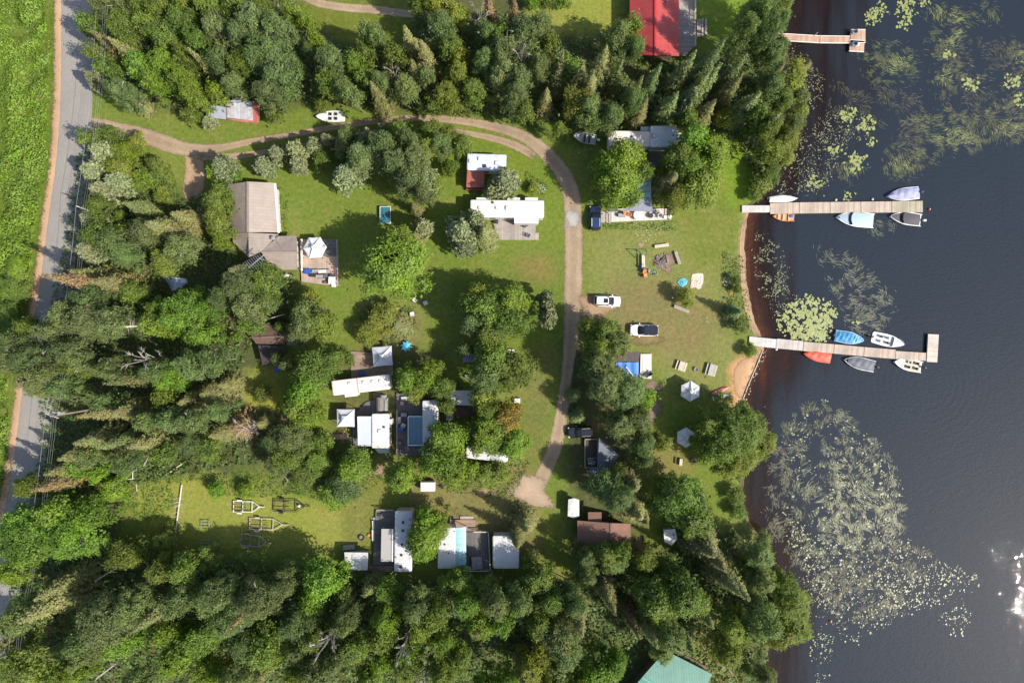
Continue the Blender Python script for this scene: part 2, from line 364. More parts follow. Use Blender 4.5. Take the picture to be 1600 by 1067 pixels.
asph=ground_mat('asphalt',(.255,.238,.215),.85,cvar=.22); grav=ground_mat('gravel',(.30,.225,.15),cvar=.75)
dirt=ground_mat('dirt',(.31,.215,.135),cvar=.6); sand=ground_mat('sand',(.40,.25,.145),cvar=.4); ash=ground_mat('ash_soil',(.22,.16,.115),cvar=.7)
pale=ground_mat('pale_gravel',(.36,.345,.32),cvar=.35,under=(.33,.242,.165)); shl=ground_mat('shoulder_gravel',(.42,.27,.17),cvar=.45)
RC=[(121,-120,31),(121,0,31),(121,80,31),(120,150,31),(117,210,31),(110,280,31),(100,350,31),(90,430,31),(78,500,31),(66,570,31),(57,640,31),(48,710,31),(34,790,31),(16,860,31),(2,930,31),(-10,1000,31),(-24,1080,31),(-40,1180,31)]
ribbon('road_shoulder',[(x-14,y,w-4) for x,y,w in RC],shl,.006,tap=False)
ribbon('road',[(x,y,w-5) for x,y,w in RC],asph,.014,hard,tap=False)
ribbon('driveway',[(100,188,13),(150,196,13),(190,205,15),(230,214,15),(270,228,15),(300,234,12),(340,232,8),(400,220,6),(455,211,5.5),(510,201,5.5),(570,192,6),(640,185,6),(700,187,7),(745,193,8),(790,203,10),(826,218,12),(856,243,14),(880,272,15),(893,305,16),(896,350,17),(896,420,17),(895,480,17),(892,530,14),(885,590,11),(877,650,12),(868,695,14),(858,722,14),(846,748,14),(838,770,12)],grav,.010)
ribbon('wheel_track',[(300,243,9),(350,246,7),(400,240,5.5),(450,232,4.5),(505,221,4),(560,210,4),(600,202,4)],grav,.016)
ribbon('wheel_track',[(704,203,4.5),(740,210,5.5),(780,219,7),(812,231,8),(842,250,9)],grav,.018)
ribbon('driveway_spur',[(290,230,10),(302,250,17),(305,275,19),(300,300,18),(296,318,8)],dirt,.008)
ribbon('side_road',[(445,-30,9),(490,2,8),(540,12,8),(590,16,8),(640,22,8),(700,26,8)],grav,.01)
blob('gravel_patch',895,342,21,26,pale,.022,core=.05,jit=.08)
blob('dirt_clearing',830,768,46,32,ground_mat('dirt_pale',(.36,.27,.19),cvar=.5),.016,rot=.5,core=.4) 
blob('parking_patch',932,479,42,28,dirt,.012,core=.35)
blob('parking_patch',1012,528,40,20,ground_mat('worn_grass',(.20,.155,.075)),.012,core=.1)
blob('beach',1166,588,24,40,sand,.006,rot=.30,jit=.06,core=.6)
blob('fire_pit_soil',1040,410,21,19,ash,.010,core=.45)
blob('worn_soil',1002,383,8,6,dirt,.008,core=.2); blob('worn_soil',1018,605,24,16,ash,.008,core=.2)
blob('worn_soil',1020,640,22,30,ash,.008,core=.1); blob('worn_soil',690,805,55,18,ground_mat('worn_grass'+'',(.20,.155,.075)),.008,core=.1)
blob('worn_soil',1136,1040,14,20,dirt,.008,core=.2); blob('worn_soil',590,735,22,14,dirt,.008,core=.1)
blob('worn_soil',440,655,14,12,sand,.008,core=.2); blob('worn_soil',760,770,30,12,dirt,.008,core=.1)
blob('worn_soil',655,728,12,8,dirt,.008,core=.2); blob('worn_soil',1000,855,22,30,ground_mat('worn_grass',(.2,.155,.075)),.008,core=.1)
ribbon('footpath',[(334,468,2),(342,480,3),(355,492,3),(366,508,2)],sand,.012)
ribbon('shore_soil',[(1165,335,4),(1160,380,5),(1161,430,5),(1166,470,6),(1176,505,7),(1190,535,7)],dirt,.02)
# ---------------------------------------------------------------- leaf cards
def cards(pts,nrm,size,asp=.62):
    n=len(pts); r=rng.normal(size=(n,3)); t=np.cross(nrm,r); t/=np.linalg.norm(t,axis=1)[:,None]+1e-9
    b=np.cross(nrm,t); s=size[:,None]
    return np.stack([pts+t*s,pts+b*s*asp,pts-t*s,pts-b*s*asp],1).reshape(-1,3)
def unit(v): return v/(np.linalg.norm(v,axis=-1,keepdims=True)+1e-9)
def cover(name,label,cat,polys,dens,hmax,size,mat,scale=1.6,thr=0.0,lim=-.2):
    """low leafy growth: mounds of leaf faces over the given photo polygons"""
    out=[]; 
    for poly in polys:
        a=np.array(poly,float); x0,y0=a.min(0); x1,y1=a.max(0); n=int((x1-x0)*(y1-y0)*S*S*dens)
        px=rng.uniform(x0,x1,n); py=rng.uniform(y0,y1,n); k=inpoly(px,py,poly); out.append(np.stack([px[k],py[k]],1))
    q=np.concatenate(out); x=(q[:,0]-800)*S; y=(533.5-q[:,1])*S
    h=vnoise(x,y,scale)*.6+vnoise(x+90,y,scale*.4)*.4; k=h>thr; x,y,h=x[k],y[k],h[k]; n=len(x)
    keep=shore_d(x,y)<lim; x,y,h=x[keep],y[keep],h[keep]; n=len(x)
    e=.15; top=np.maximum(.05,(h-thr)/(1-thr))*hmax
    z=top*rng.uniform(.55,1.05,n)+.05
    gxn=(vnoise(x+e,y,scale)-vnoise(x-e,y,scale))/(2*e)*hmax*.6; gyn=(vnoise(x,y+e,scale)-vnoise(x,y-e,scale))/(2*e)*hmax*.6
    gxn*=1.7; gyn*=1.7; nr=unit(np.stack([-gxn,-gyn,np.ones(n)],1)+rng.normal(size=(n,3))*.45)
    V=cards(np.stack([x,y,z],1),nr,size*rng.uniform(.6,1.35,n))
    me=npmesh(name,V,n,mat,np.clip(rng.random(n)*.6+h*.4,0,1)); o=bpy.data.objects.new(name,me); C.objects.link(o)
    return tag(o,label,cat,kind='stuff')
L_BR=leafmat('leaf_bright',(.115,.20,.016),.55); L_UND=leafmat('leaf_undergrowth',(.092,.145,.030),.5)
L_WEED=leafmat('leaf_weed',(.105,.17,.02),.5,brown=(.13,.13,.045))
cover('meadow_growth','bright green waist high leafy growth filling the strip left of the road','undergrowth',
 [[(-60,-60),(79,-60),(82,120),(76,260),(62,360),(50,430),(40,520),(22,620),(10,740),(-10,860),(-60,900)]],30,2.6,.17,leafmat('leaf_meadow',(.155,.235,.014),.22),2.2,.22)
cover('verge_weeds','yellow green weeds along the edges of the road shoulder','weeds',
 [[(78,-60),(86,-60),(88,120),(82,260),(66,370),(56,440),(44,520),(26,620),(20,640),(50,430),(62,360),(76,260),(82,120)],[(0,740),(12,700),(22,720),(6,800)]],16,.5,.12,L_WEED,.8,.25)
FP=[[(150,-40),(980,-40),(960,60),(850,60),(850,185),(700,176),(545,165),(400,165),(330,178),(215,170),(160,120)]]
cover('forest_undergrowth','dark leafy undergrowth between the trees above the driveway','undergrowth',
 [[(150,-40),(440,-40),(470,30),(520,70),(640,85),(640,30),(810,20),(815,60),(850,80),(850,195),(760,180),(700,176),(545,160),(400,162),(330,175),(215,168),(160,120)],
  [(850,60),(1130,95),(1215,60),(1215,300),(1180,320),(1160,230),(1100,190),(1040,185),(900,205),(850,190)]],9,1.6,.24,L_UND,1.8,.15)
cover('forest_undergrowth','dark leafy undergrowth below the trees between the road and the tan roofed house','undergrowth',
 [[(125,240),(205,230),(270,290),(230,330),(330,300),(365,400),(460,430),(470,500),(400,520),(370,600),(430,720),(300,740),(200,760),(180,860),(40,820),(70,680),(60,560),(100,400)]],9,1.6,.24,L_UND,1.8,.15)
cover('forest_undergrowth','dark leafy undergrowth of the wood along the bottom of the photo','undergrowth',
 [[(20,860),(180,840),(330,868),(520,900),(640,905),(900,915),(1000,870),(1160,830),(1200,900),(1210,1000),(1180,1120),(1060,1120),(1030,1000),(960,1040),(960,1120),(0,1120)]],9,1.7,.25,L_UND,1.8,.12)
cover('garden_growth','leafy weeds and low plants around the cottages and drive edges','weeds',
 [[(433,290),(452,300),(450,372),(436,380)],[(700,205),(740,215),(720,240),(695,245)],[(270,345),(335,330),(330,380),(280,400)],
  [(215,230),(270,260),(285,310),(240,320),(200,280)],[(320,742),(430,732),(470,770),(400,778),(330,772)],[(190,740),(265,735),(275,790),(230,820),(200,790)],[(225,690),(300,720),(330,745),(260,760),(220,740)],[(820,265),(858,290),(850,310),(825,300)],
  [(940,348),(1020,350),(1060,345),(1060,362),(945,358)],[(1130,395),(1162,400),(1175,520),(1150,525),(1130,470)],[(1140,720),(1165,720),(1162,810),(1140,810)],
  [(560,478),(650,478),(655,520),(600,545),(560,520)],[(800,190),(850,200),(930,215),(915,235),(870,225)],[(700,700),(830,720),(800,780),(700,770)],
  [(440,690),(560,690),(600,750),(540,790),(450,770),(420,720)],[(690,172),(850,180),(855,205),(780,190)]],26,.9,.12,L_WEED,.9,.30)
cover('shore_growth','low yellow green plants spreading over the shallow water edge','reeds',
 [[(1180,312),(1200,270),(1222,215),(1240,170),(1232,120),(1230,85),(1262,84),(1272,110),(1258,160),(1262,200),(1240,250),(1215,285),(1200,312)]],22,.8,.12,leafmat('leaf_reed',(.14,.155,.035),.5,brown=(.10,.12,.03)),1.0,.33,lim=99)
# ---------------------------------------------------------------- trees
LEAF={ # key: (name, colour, adjective)
 'M':('leaf_maple',(.148,.238,.018),'bright green'),'D':('leaf_mid',(.136,.198,.028),'mid green'),
 'A':('leaf_aspen',(.150,.200,.066),'grey green'),'S':('leaf_spruce',(.122,.165,.048),'dark green'),
 'C':('leaf_cedar',(.150,.165,.050),'olive'),'G':('leaf_pine',(.158,.192,.092),'silvery green'),
 'R':('leaf_rust',(.185,.130,.055),'rusty brown'),'Y':('leaf_yellow',(.185,.230,.030),'yellow green'),
 'W':('leaf_willow',(.152,.205,.026),'fresh green'),'O':('leaf_orange',(.23,.185,.022),'orange tinged'),
 'B':('leaf_bush',(.115,.165,.020),'leafy green'),'X':('bark_dead',(.3,.28,.25),'bare grey'),'P':('leaf_poplar',(.142,.200,.058),'dusky green')}
for kk,(n_,c_,a_) in LEAF.items():
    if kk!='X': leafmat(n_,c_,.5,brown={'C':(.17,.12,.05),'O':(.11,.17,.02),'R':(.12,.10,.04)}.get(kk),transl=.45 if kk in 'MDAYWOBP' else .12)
BARK=mat('bark_grey',(.14,.12,.10),.9,var=.35,scale=3); WOODW=mat('bark_pale',(.46,.43,.39),.8,var=.3,scale=2); DEADW=mat('bark_dead',(.34,.30,.27),.9,var=.35,scale=3)
def dome_dirs(n,zmin):
    z=rng.uniform(zmin,1,n); a=rng.uniform(0,2*math.pi,n); r=np.sqrt(1-z*z); return np.stack([r*np.cos(a),r*np.sin(a),z],1)
def crown_dec(R,lobes,cl,per,leaf,flat=.55,lobr=(.26,.42),zlo=.28):
    """broadleaf crown, z scaled so that the tree is 1 high; lobes > twigs > leaves"""
    H=R*2.2; out=[];nrm=[];val=[];siz=[]
    asy=rng.uniform(0,6.28,4)
    for i in range(lobes):
        g=i*2.39996+rng.normal()*.3; rr=math.sqrt((i+.5)/lobes)
        edge=.76*(1+.16*math.sin(2*g+asy[0])+.14*math.sin(3*g+asy[1])+.10*math.sin(5*g+asy[2]))
        rr=rr*edge*rng.uniform(.86,1.16)
        zc=(.88-.62*rr**2.2)+rng.normal()*.07
        c=np.array([math.cos(g)*rr*R,math.sin(g)*rr*R,zc*H]); lr=R*rng.uniform(*lobr)*(1.1-.45*rr)
        d=dome_dirs(cl,-.3); cc=c+d*lr*np.array([1,1,.85])*rng.uniform(.6,1.12,(cl,1)); tone=rng.uniform(-.2,.2)
        for j in range(cl):
            p=cc[j]+rng.normal(size=(per,3))*np.array([1,1,.6])*leaf*1.7; nn=unit(d[j]*.9+np.array([0,0,.6])+rng.normal(size=(per,3))*.45)
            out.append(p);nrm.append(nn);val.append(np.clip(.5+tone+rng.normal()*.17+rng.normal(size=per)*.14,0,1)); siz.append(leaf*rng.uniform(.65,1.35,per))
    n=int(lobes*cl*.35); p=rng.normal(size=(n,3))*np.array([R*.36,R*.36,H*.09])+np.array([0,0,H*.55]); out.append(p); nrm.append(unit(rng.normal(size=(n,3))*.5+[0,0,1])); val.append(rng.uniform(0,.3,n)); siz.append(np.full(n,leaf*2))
    p=np.concatenate(out); V=cards(p,np.concatenate(nrm),np.concatenate(siz)); V[:,2]=np.clip(V[:,2]/H,zlo*.5,1.02)
    return V,len(p),np.concatenate(val)
def crown_con(R,levels,nb,leaf,droop=.25,spiky=.7):
    out=[];nrm=[];val=[];siz=[]; H=R*4.2
    for i in range(levels):
        t=(i+rng.random()*.6)/levels; L=R*(1-t)**.82*rng.uniform(.82,1.12)+.05; z0=(.08+.92*t)*H; m=max(4,int(nb*(1-t*.55)))
        ph=rng.uniform(0,6.28)
        for b in range(m):
            a=ph+2*math.pi*b/m+rng.normal()*.14; Lb=L*rng.uniform(.62,1.12); nn=max(4,int(Lb/leaf*2.6)); u=rng.uniform(.12,1,nn)**.75
            w=leaf*1.3*(1-u*.55)*rng.normal(size=nn)*spiky
            x=math.cos(a)*Lb*u-math.sin(a)*w; y=math.sin(a)*Lb*u+math.cos(a)*w; z=z0-droop*Lb*u+rng.normal(size=nn)*leaf*.3
            out.append(np.stack([x,y,z],1)); nrm.append(unit(np.array([math.cos(a)*.5,math.sin(a)*.5,.8])+rng.normal(size=(nn,3))*.4))
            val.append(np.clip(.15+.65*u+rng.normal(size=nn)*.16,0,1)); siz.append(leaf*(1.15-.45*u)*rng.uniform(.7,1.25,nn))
    p=np.concatenate(out); V=cards(p,np.concatenate(nrm),np.concatenate(siz),.5); V[:,2]=np.clip(V[:,2]/H,.02,1.0)
    return V,len(p),np.concatenate(val)
def crown_pine(R,arms,leaf):
    """open pine: upswept boughs ending in tufts"""
    out=[];nrm=[];val=[];siz=[];H=R*2.4
    for i in range(arms):
        t=(i+.5)/arms; a=i*2.39996+rng.normal()*.2; L=R*(1.02-.9*t**1.3)*rng.uniform(.8,1.1); z0=(.28+.62*t)*H
        for s_ in range(5):
            u=.3+.7*(s_+rng.random())/5
            for q_ in range(4):
                aa=a+rng.normal()*.22; c=np.array([math.cos(aa)*L*u,math.sin(aa)*L*u,z0+.22*L*u+rng.normal()*.03*H]); nn=7
                d=unit(rng.normal(size=(nn,3))*.8+[math.cos(aa)*.5,math.sin(aa)*.5,.6]); p=c+d*leaf*rng.uniform(.3,1.6,(nn,1))
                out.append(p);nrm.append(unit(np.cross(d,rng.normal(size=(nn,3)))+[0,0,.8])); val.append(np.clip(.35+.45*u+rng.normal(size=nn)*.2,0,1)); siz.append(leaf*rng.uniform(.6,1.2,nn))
    p=np.concatenate(out); V=cards(p,np.concatenate(nrm),np.concatenate(siz),.42); V[:,2]=np.clip(V[:,2]/H,.1,1.02)
    return V,len(p),np.concatenate(val)
def trunk_mesh(name,limbs,top,m,out=.75,rad=.045,con=False,twigs=0):
    """unit trunk: crown radius 1, height 1"""
    b=MB(); H=1
    b.tube([(0,0,0),(.02,.01,.3),(.0,.03,.6),(.02,.0,top)],[rad*1.5,rad*1.1,rad*.8,rad*.15],7)
    for i in range(limbs):
        a=i*2.4+random.random()*.6; z=.3+.5*i/limbs*top; L=out*random.uniform(.6,1); x,y=math.cos(a)*L,math.sin(a)*L
        if con: b.tube([(0,0,z),(x*(1.05-z),y*(1.05-z),z-.02)],[rad*.3,rad*.08],4); continue
        z1=min(top,z+.22+random.random()*.2)
        mid=(x*.5,y*.5,z+(z1-z)*.6)
        b.tube([(0,0,z),mid,(x,y,z1)],[rad*.6,rad*.4,rad*.12],5)
        for q in range(2+twigs):
            da=random.uniform(-.9,.9); f=random.uniform(.3,.9); s0=Vector(mid).lerp(Vector((x,y,z1)),f*.8)
            b.tube([s0,(s0.x+math.cos(a+da)*L*.38,s0.y+math.sin(a+da)*L*.38,min(top+.02,s0.z+random.uniform(-.02,.08)))],[rad*.28,rad*.06],4)
    me=bpy.data.meshes.new(name); me.from_pydata(b.v,[],b.f); me.materials.append(m); me.polygons.foreach_set('use_smooth',[True]*len(me.polygons)); return me
def proto(fn,*a,**k):
    V,n,v=fn(*a,**k); return npmesh('crown',V,n,MATS['leaf_mid'],v)
PR={'big':[proto(crown_dec,4.6,36,34,11,.155) for _ in range(4)],
    'med':[proto(crown_dec,2.7,24,28,9,.125,lobr=(.28,.46)) for _ in range(5)],
    'small':[proto(crown_dec,1.4,14,18,8,.10,lobr=(.32,.5)) for _ in range(4)],
    'fbig':[proto(crown_dec,4.6,50,40,9,.125,lobr=(.2,.34)) for _ in range(3)],
    'fmed':[proto(crown_dec,2.7,32,30,8,.105,lobr=(.24,.4)) for _ in range(5)],
    'con':[proto(crown_con,2.5,30,19,.15,spiky=1.0) for _ in range(5)],'cons':[proto(crown_con,1.4,22,15,.115,spiky=1.0) for _ in range(3)],
    'pine':[proto(crown_pine,2.6,44,.26) for _ in range(4)],'pines':[proto(crown_pine,1.5,30,.2) for _ in range(3)]}
PR_R={'big':4.6,'med':2.7,'small':1.4,'fbig':4.6,'fmed':2.7,'con':2.5,'cons':1.4,'pine':2.6,'pines':1.5}
TK={'dec':[trunk_mesh('trunk',7,.82,BARK) for _ in range(3)],'asp':[trunk_mesh('trunk',8,.90,WOODW if _<2 else BARK,.8,.026,twigs=1) for _ in range(5)],
    'con':[trunk_mesh('trunk',14,.985,BARK,.8,.05,True) for _ in range(2)],'dead':[trunk_mesh('trunk',11,.98,DEADW,.9,.045,twigs=4) for _ in range(3)]}
# (kind, px, py, radius px[, height m])  seen crown centre; conifers S C R T give the visible TIP with lower case
T=[
# top left wood, x 130-400
('D',152,48,19),('A',172,22,20),('D',205,55,22),('C',207,88,22),('D',240,48,24),('D',262,22,22),('M',232,112,26),('M',264,104,26),('M',288,128,24),('M',312,152,22),('M',347,150,18),
('D',268,66,22),('D',292,44,24),('D',322,72,24),('A',350,55,27),('A',386,64,27),('D',338,18,26),('D',378,20,24),('D',301,12,22),('D',225,14,20),('A',196,16,20),('P',352,104,25),('D',385,112,22),('C',325,105,17),('G',156,128,16),('D',162,92,14),('A',203,153,20),
('C',219,166,15,5),('B',302,182,17,4),('G',328,192,12,4),('D',182,118,16),('D',310,44,18),('C',180,76,18),('M',250,135,20),('D',300,98,20),('P',375,140,20),
('G',165,240,22),('D',178,213,14,6),('M',200,240,20,6),('Y',217,222,13,4),('M',188,262,18,6),('B',245,258,14,5),('G',352,264,21,9),('D',150,222,16,8),
# x 400-830 top
('P',426,96,38),('A',405,48,28),('A',442,58,26),('M',463,30,15),('M',486,44,13),('P',490,82,16,8),('P',446,128,30),('A',428,155,22),('M',498,72,14),('D',410,18,20),('B',432,176,18,5),
('P',524,106,25),('M',561,106,22),('D',520,137,22),('P',543,145,18),('P',594,66,18),('D',580,96,15),('C',642,72,22),('C',666,92,22),('P',690,52,26),('Y',688,14,28),('D',660,8,22),('Y',716,32,22),('D',707,85,22),('P',602,138,20),('C',592,152,18),('P',637,146,20),('C',652,120,18),
('Y',716,124,24),('Y',700,157,22),('Y',722,96,16),('x',616,118,13,11),('P',555,156,16),('P',576,62,14),('D',618,96,18),('P',668,128,16),('D',680,165,16,7),('D',574,132,16),('B',505,166,12,4),('B',660,168,14,4),('D',742,150,22),
('x',750,36,22,11),('R',765,20,18),('D',778,66,24),('A',790,90,28),('A',784,124,26),('A',802,160,24),('P',760,62,18),('P',757,105,20),('D',820,180,16),
# hedge band under the drive
('G',434,242,15,6),('G',462,236,18,7),('G',493,226,15,6),('G',511,220,13,6),('A',540,238,18,8),('G',466,258,16,6),('G',414,261,18,6),('P',602,236,28),('A',571,252,24),('P',641,226,22),('A',655,252,22),('P',690,230,20),('D',622,206,16,7),('P',545,214,16,7),('D',700,210,14,6),('G',576,224,22),('A',625,262,24),
('B',505,250,16,4),('B',530,268,14,4),('D',725,228,16,5),('D',672,205,16,7),('G',600,205,14,6),('B',705,262,14,4),('Y',682,292,12,4),
# top middle to the red roof
('M',830,6,12,4),('B',852,4,12,4),('M',878,4,12,4),('A',818,62,28),('A',842,52,20),('R',803,30,20),('A',810,135,24),('x',814,98,15,13),('Y',871,205,11,7),('P',962,70,25),('D',984,52,18),('P',988,82,17),('c',880,76,13,15),('c',912,94,22,15),('c',948,72,24,16),('c',928,110,24,14),('Y',900,165,28),('P',920,176,22),('C',852,158,18,11),('C',872,122,16,11),('D',858,78,17),('P',842,112,18),
('s',973,92,16,14),('s',1034,98,20,17),('P',985,162,20),('s',1088,79,19,16),('s',1135,58,20,17),('s',1112,106,20,14),('g',1087,141,18,12),('s',1128,98,19,15),('P',1150,66,22,17),('P',1172,32,24,17),('P',1192,16,22),('P',1182,66,24,18),('s',1168,84,16,14),('P',1192,100,24),('S',1165,168,22,13),('P',1195,140,24),('P',955,188,20),('S',1045,166,20,12),('P',928,196,14,8),('Y',1132,188,15,5),('D',1192,205,22),('D',1196,245,18),('D',1176,188,18),('C',1000,175,18,12),('C',1100,178,20,12),('D',1070,190,15,8),('c',1005,118,14,13),('C',1140,140,18,13),('D',890,118,18,10),
('P',1212,14,19),('P',1206,46,18),('P',1204,84,20),('Y',1242,112,18,4),('C',1264,98,9,2.5),('Y',1238,134,16,4),('s',1218,178,20,12),('D',1216,162,20,9),('P',1250,150,14,4),('Y',1225,218,20,6),('Y',1228,246,14,3.5),('B',1200,268,20,4),('Y',1188,288,16,3),('B',1178,306,11,2.5),('Y',1212,232,15,5),('C',1205,120,18,11),('P',1236,196,18,6),('Y',1252,172,12,3),
# maples over the trailers, right of the drive
('M',966,286,34,11),('M',976,248,28,11),('M',948,262,24,10),('D',1002,272,18,9),('D',985,310,16,8),('M',955,312,20,8),
('M',1078,226,28,11),('M',1110,242,26,11),('D',1054,252,26,11),('C',1045,284,26,10),('Y',1088,292,32,10),('Y',1052,312,20,8),('M',1102,268,28,11),('D',1070,262,24,11),
# left of tan house
('G',152,270,24),('G',168,300,26),('G',188,288,24),('Y',196,272,20,6),('M',225,285,18,5),('Y',254,306,14,3),('G',152,345,24),('D',166,328,20),('D',172,370,28),('G',146,392,24),('P',192,386,26),('P',208,402,20),('S',218,325,20,9),('C',258,358,32,11),('A',236,368,26,10),('C',292,342,24,10),('P',290,390,26,10),('Y',262,408,22,7),('D',345,318,24,8),('D',346,350,24,8),('D',352,300,16,7),('M',350,378,14,6),('M',342,268,16,6),('M',368,272,15,5),('B',215,360,18,7),
('r',62,430,26,19),('C',182,444,28,13),('C',150,430,24,13),('A',152,500,34),('A',122,492,26),('A',192,502,28),('P',156,466,24),('A',100,520,22),('D',216,458,20,8),
('M',292,492,38,12),('M',252,506,28,11),('M',324,522,28,11),('M',306,470,24,8),('M',332,484,20,10),('M',256,484,20,9),('A',386,450,32),('A',400,480,28),('C',386,428,24),('D',416,442,28),('D',418,470,24),('P',358,466,22),('B',22,450,22,3),('B',14,495,24,3.5),('D',60,512,18,9),('M',30,420,20,3),
# centre lawns
('G',542,276,25),('G',562,264,20),('A',642,290,24),('G',656,278,26),('A',662,306,18),('C',650,326,12,7),('G',661,356,17,8),('C',652,370,13,7),('G',722,362,28,9),('C',757,366,24,9),('G',742,346,20,9),('G',725,385,20,7),('G',788,286,26,8),('G',768,300,14,6),
('M',620,418,56,13),('M',628,380,24,11),('M',588,400,22,11),('P',482,498,30,9),('D',502,508,24,9),('Y',488,464,13,5),('P',470,520,22,8),('Y',600,496,26,4.5),('C',622,508,22,4.5),('Y',575,520,22,4),
('D',762,484,34,12),('D',792,500,32,12),('M',802,470,26,11),('P',742,502,22,11),('G',852,470,15,9),('G',856,496,17,9),('D',770,520,26,11),('D',812,506,22,11),('D',735,476,18,10),('Y',748,455,14,9),
('D',942,524,26,9),('D',918,512,14,7),('Y',1070,462,13,4),('D',1074,472,10,3.5),('s',1160,486,14,6.5),('B',1150,438,8,2),('B',1156,508,14,2.6),('C',1168,512,9,2),('B',1152,452,8,2),('B',1172,548,12,2.2),('Y',835,296,10,2),
# left wood middle
('A',34,560,30),('A',62,562,32),('A',82,592,32),('P',112,602,22),('P',40,536,26),('A',132,547,26),('P',142,566,20),('x',236,562,24,13),('c',158,600,16,17),('P',182,574,18),('P',175,628,20),('c',118,652,22,16),('C',205,640,22,13),('P',254,580,20),('M',272,592,22,9),('M',265,622,18,9),('P',312,570,28),('P',342,562,24),('C',334,614,30,9),('C',300,626,24,9),('C',356,600,18,7),('P',276,652,24),('P',310,656,24),('P',350,640,18),('c',90,718,28,13),('c',114,694,26,13),('r',46,768,25,14),('c',68,742,26,13),('P',150,712,24,10),('M',128,728,18,9),('M',185,762,24,7),('M',62,820,46,12),('M',108,800,36,12),('M',152,798,28,11),('P',210,718,20),('C',232,690,24,12),('D',262,708,18,7),
('R',374,664,26,8),('x',392,668,22,10),('C',345,676,22,8),('C',412,660,18,6),('D',60,756,20),('P',300,690,22,8),('M',160,735,18,8),('P',240,655,20),('D',130,570,22),('S',190,690,20,13),('M',340,764,14,3),('M',385,765,13,2.5),('D',330,700,20,6),
# cottages cluster
('D',500,574,32,11),('M',482,608,30,11),('M',470,634,26,10),('M',492,646,22,10),('D',522,562,24,10),('P',452,568,12,7),('P',436,560,10,6),('M',664,590,24,9),('M',642,594,24,9),('M',678,576,16,8),('Y',650,612,16,8),('D',692,606,20,8),('D',770,562,32,10),('P',760,590,28,10),('D',802,578,32,10),('O',792,650,26,9),('M',768,672,34,9),('M',800,690,28,8),('M',776,694,20,7),('D',762,636,20,9),('Y',752,620,18,9),
('M',702,684,30,11),('M',690,718,32,11),('M',716,736,28,10),('Y',762,742,22,5),('D',782,736,18,5),('M',668,834,30,9),('M',660,852,24,8),('M',684,820,24,8),('M',668,808,18,8),('M',630,742,28,9),('M',556,728,28,8),('P',540,758,30,7),('M',522,772,22,6),('P',458,682,28,7),('D',454,712,28,7),('P',432,690,22,6),('D',500,720,22,5),('P',436,722,24,6),('D',478,742,22,5),('D',412,616,14,4),('G',674,700,14,8),('C',744,676,14,8),('D',750,694,17,8),('P',964,738,16,8),('A',728,545,14,7),('D',700,632,14,7),('D',480,690,20,5),('D',508,690,16,5),
# trees right of the lower drive
('P',956,600,34,12),('P',934,572,28,12),('A',946,596,34,13),('A',976,612,34,13),('M',1006,620,17,9),('P',990,650,26,12),('P',966,660,26,12),('P',1002,692,22,11),('D',932,545,22,10),('P',962,534,24,10),('S',897,618,14,5),('S',904,650,14,5),('P',1004,714,16,9),('C',986,752,26,11),('P',962,770,32,12),('C',992,796,28,11),('Y',1032,690,16,6),('D',1060,778,42,12),('D',1040,758,26,10),('D',1080,804,32,12),('P',940,755,26,10),
('W',1146,672,44,11),('W',1104,664,24,9),('W',1162,668,36,9),('W',1192,690,22,7),('W',1152,712,34,9),('W',1118,700,30,9),('W',1158,646,18,7),('W',1175,705,22,7),('B',1150,774,15,2.5),('B',1154,800,13,2.5),('Y',1128,725,20,6),
# bottom wood
('M',58,836,46,13),('M',122,832,38,13),('M',42,884,24,12),('C',84,940,38),('C',104,910,22),('P',52,952,28),('A',182,958,42),('P',150,992,28),('P',222,940,34),('C',252,952,28),('P',290,930,24),('M',275,976,22),('P',352,922,34),('P',372,952,34),('M',204,994,26),('M',292,1012,34),('D',330,984,28),('D',48,1032,38),('M',132,1032,28),('P',150,1010,22),('P',372,1052,26),('P',392,990,20),('r',352,988,16,17),('P',232,1052,24),('D',300,880,24),('D',262,886,22),('D',204,862,28,8),('D',262,842,22,5),('D',330,870,20,6),('P',110,1068,26),('C',20,1000,22),('M',336,1040,24),
('P',452,902,24),('A',416,922,38),('M',506,902,34,11),('M',492,932,26,11),('P',470,962,28),('D',420,1002,34),('M',432,1012,22),('A',502,1040,30),('A',532,1018,20),('C',410,1052,16),('C',578,916,17,9),('M',608,914,18,9),('P',652,942,24),('D',682,952,26),('M',606,962,22),('Y',604,984,26),('M',662,972,22),('M',692,992,22),('D',640,1032,24),('M',606,1022,18),('M',640,1012,20),('D',692,1042,24),('M',732,930,24),('M',752,962,26),('P',776,930,26),('M',782,962,22),('D',720,902,20,9),('D',762,912,22,9),('r',744,1000,14,14),('x',522,986,22,17),('x',634,1002,18,15),('x',665,1052,15,15),('M',792,1050,20),('M',760,1062,20),('P',545,960,24),('D',560,1002,26),('D',470,1050,22),('D',580,1055,22),('D',720,1020,20),('D',700,905,16,8),('D',540,925,16,8),('D',500,990,22),
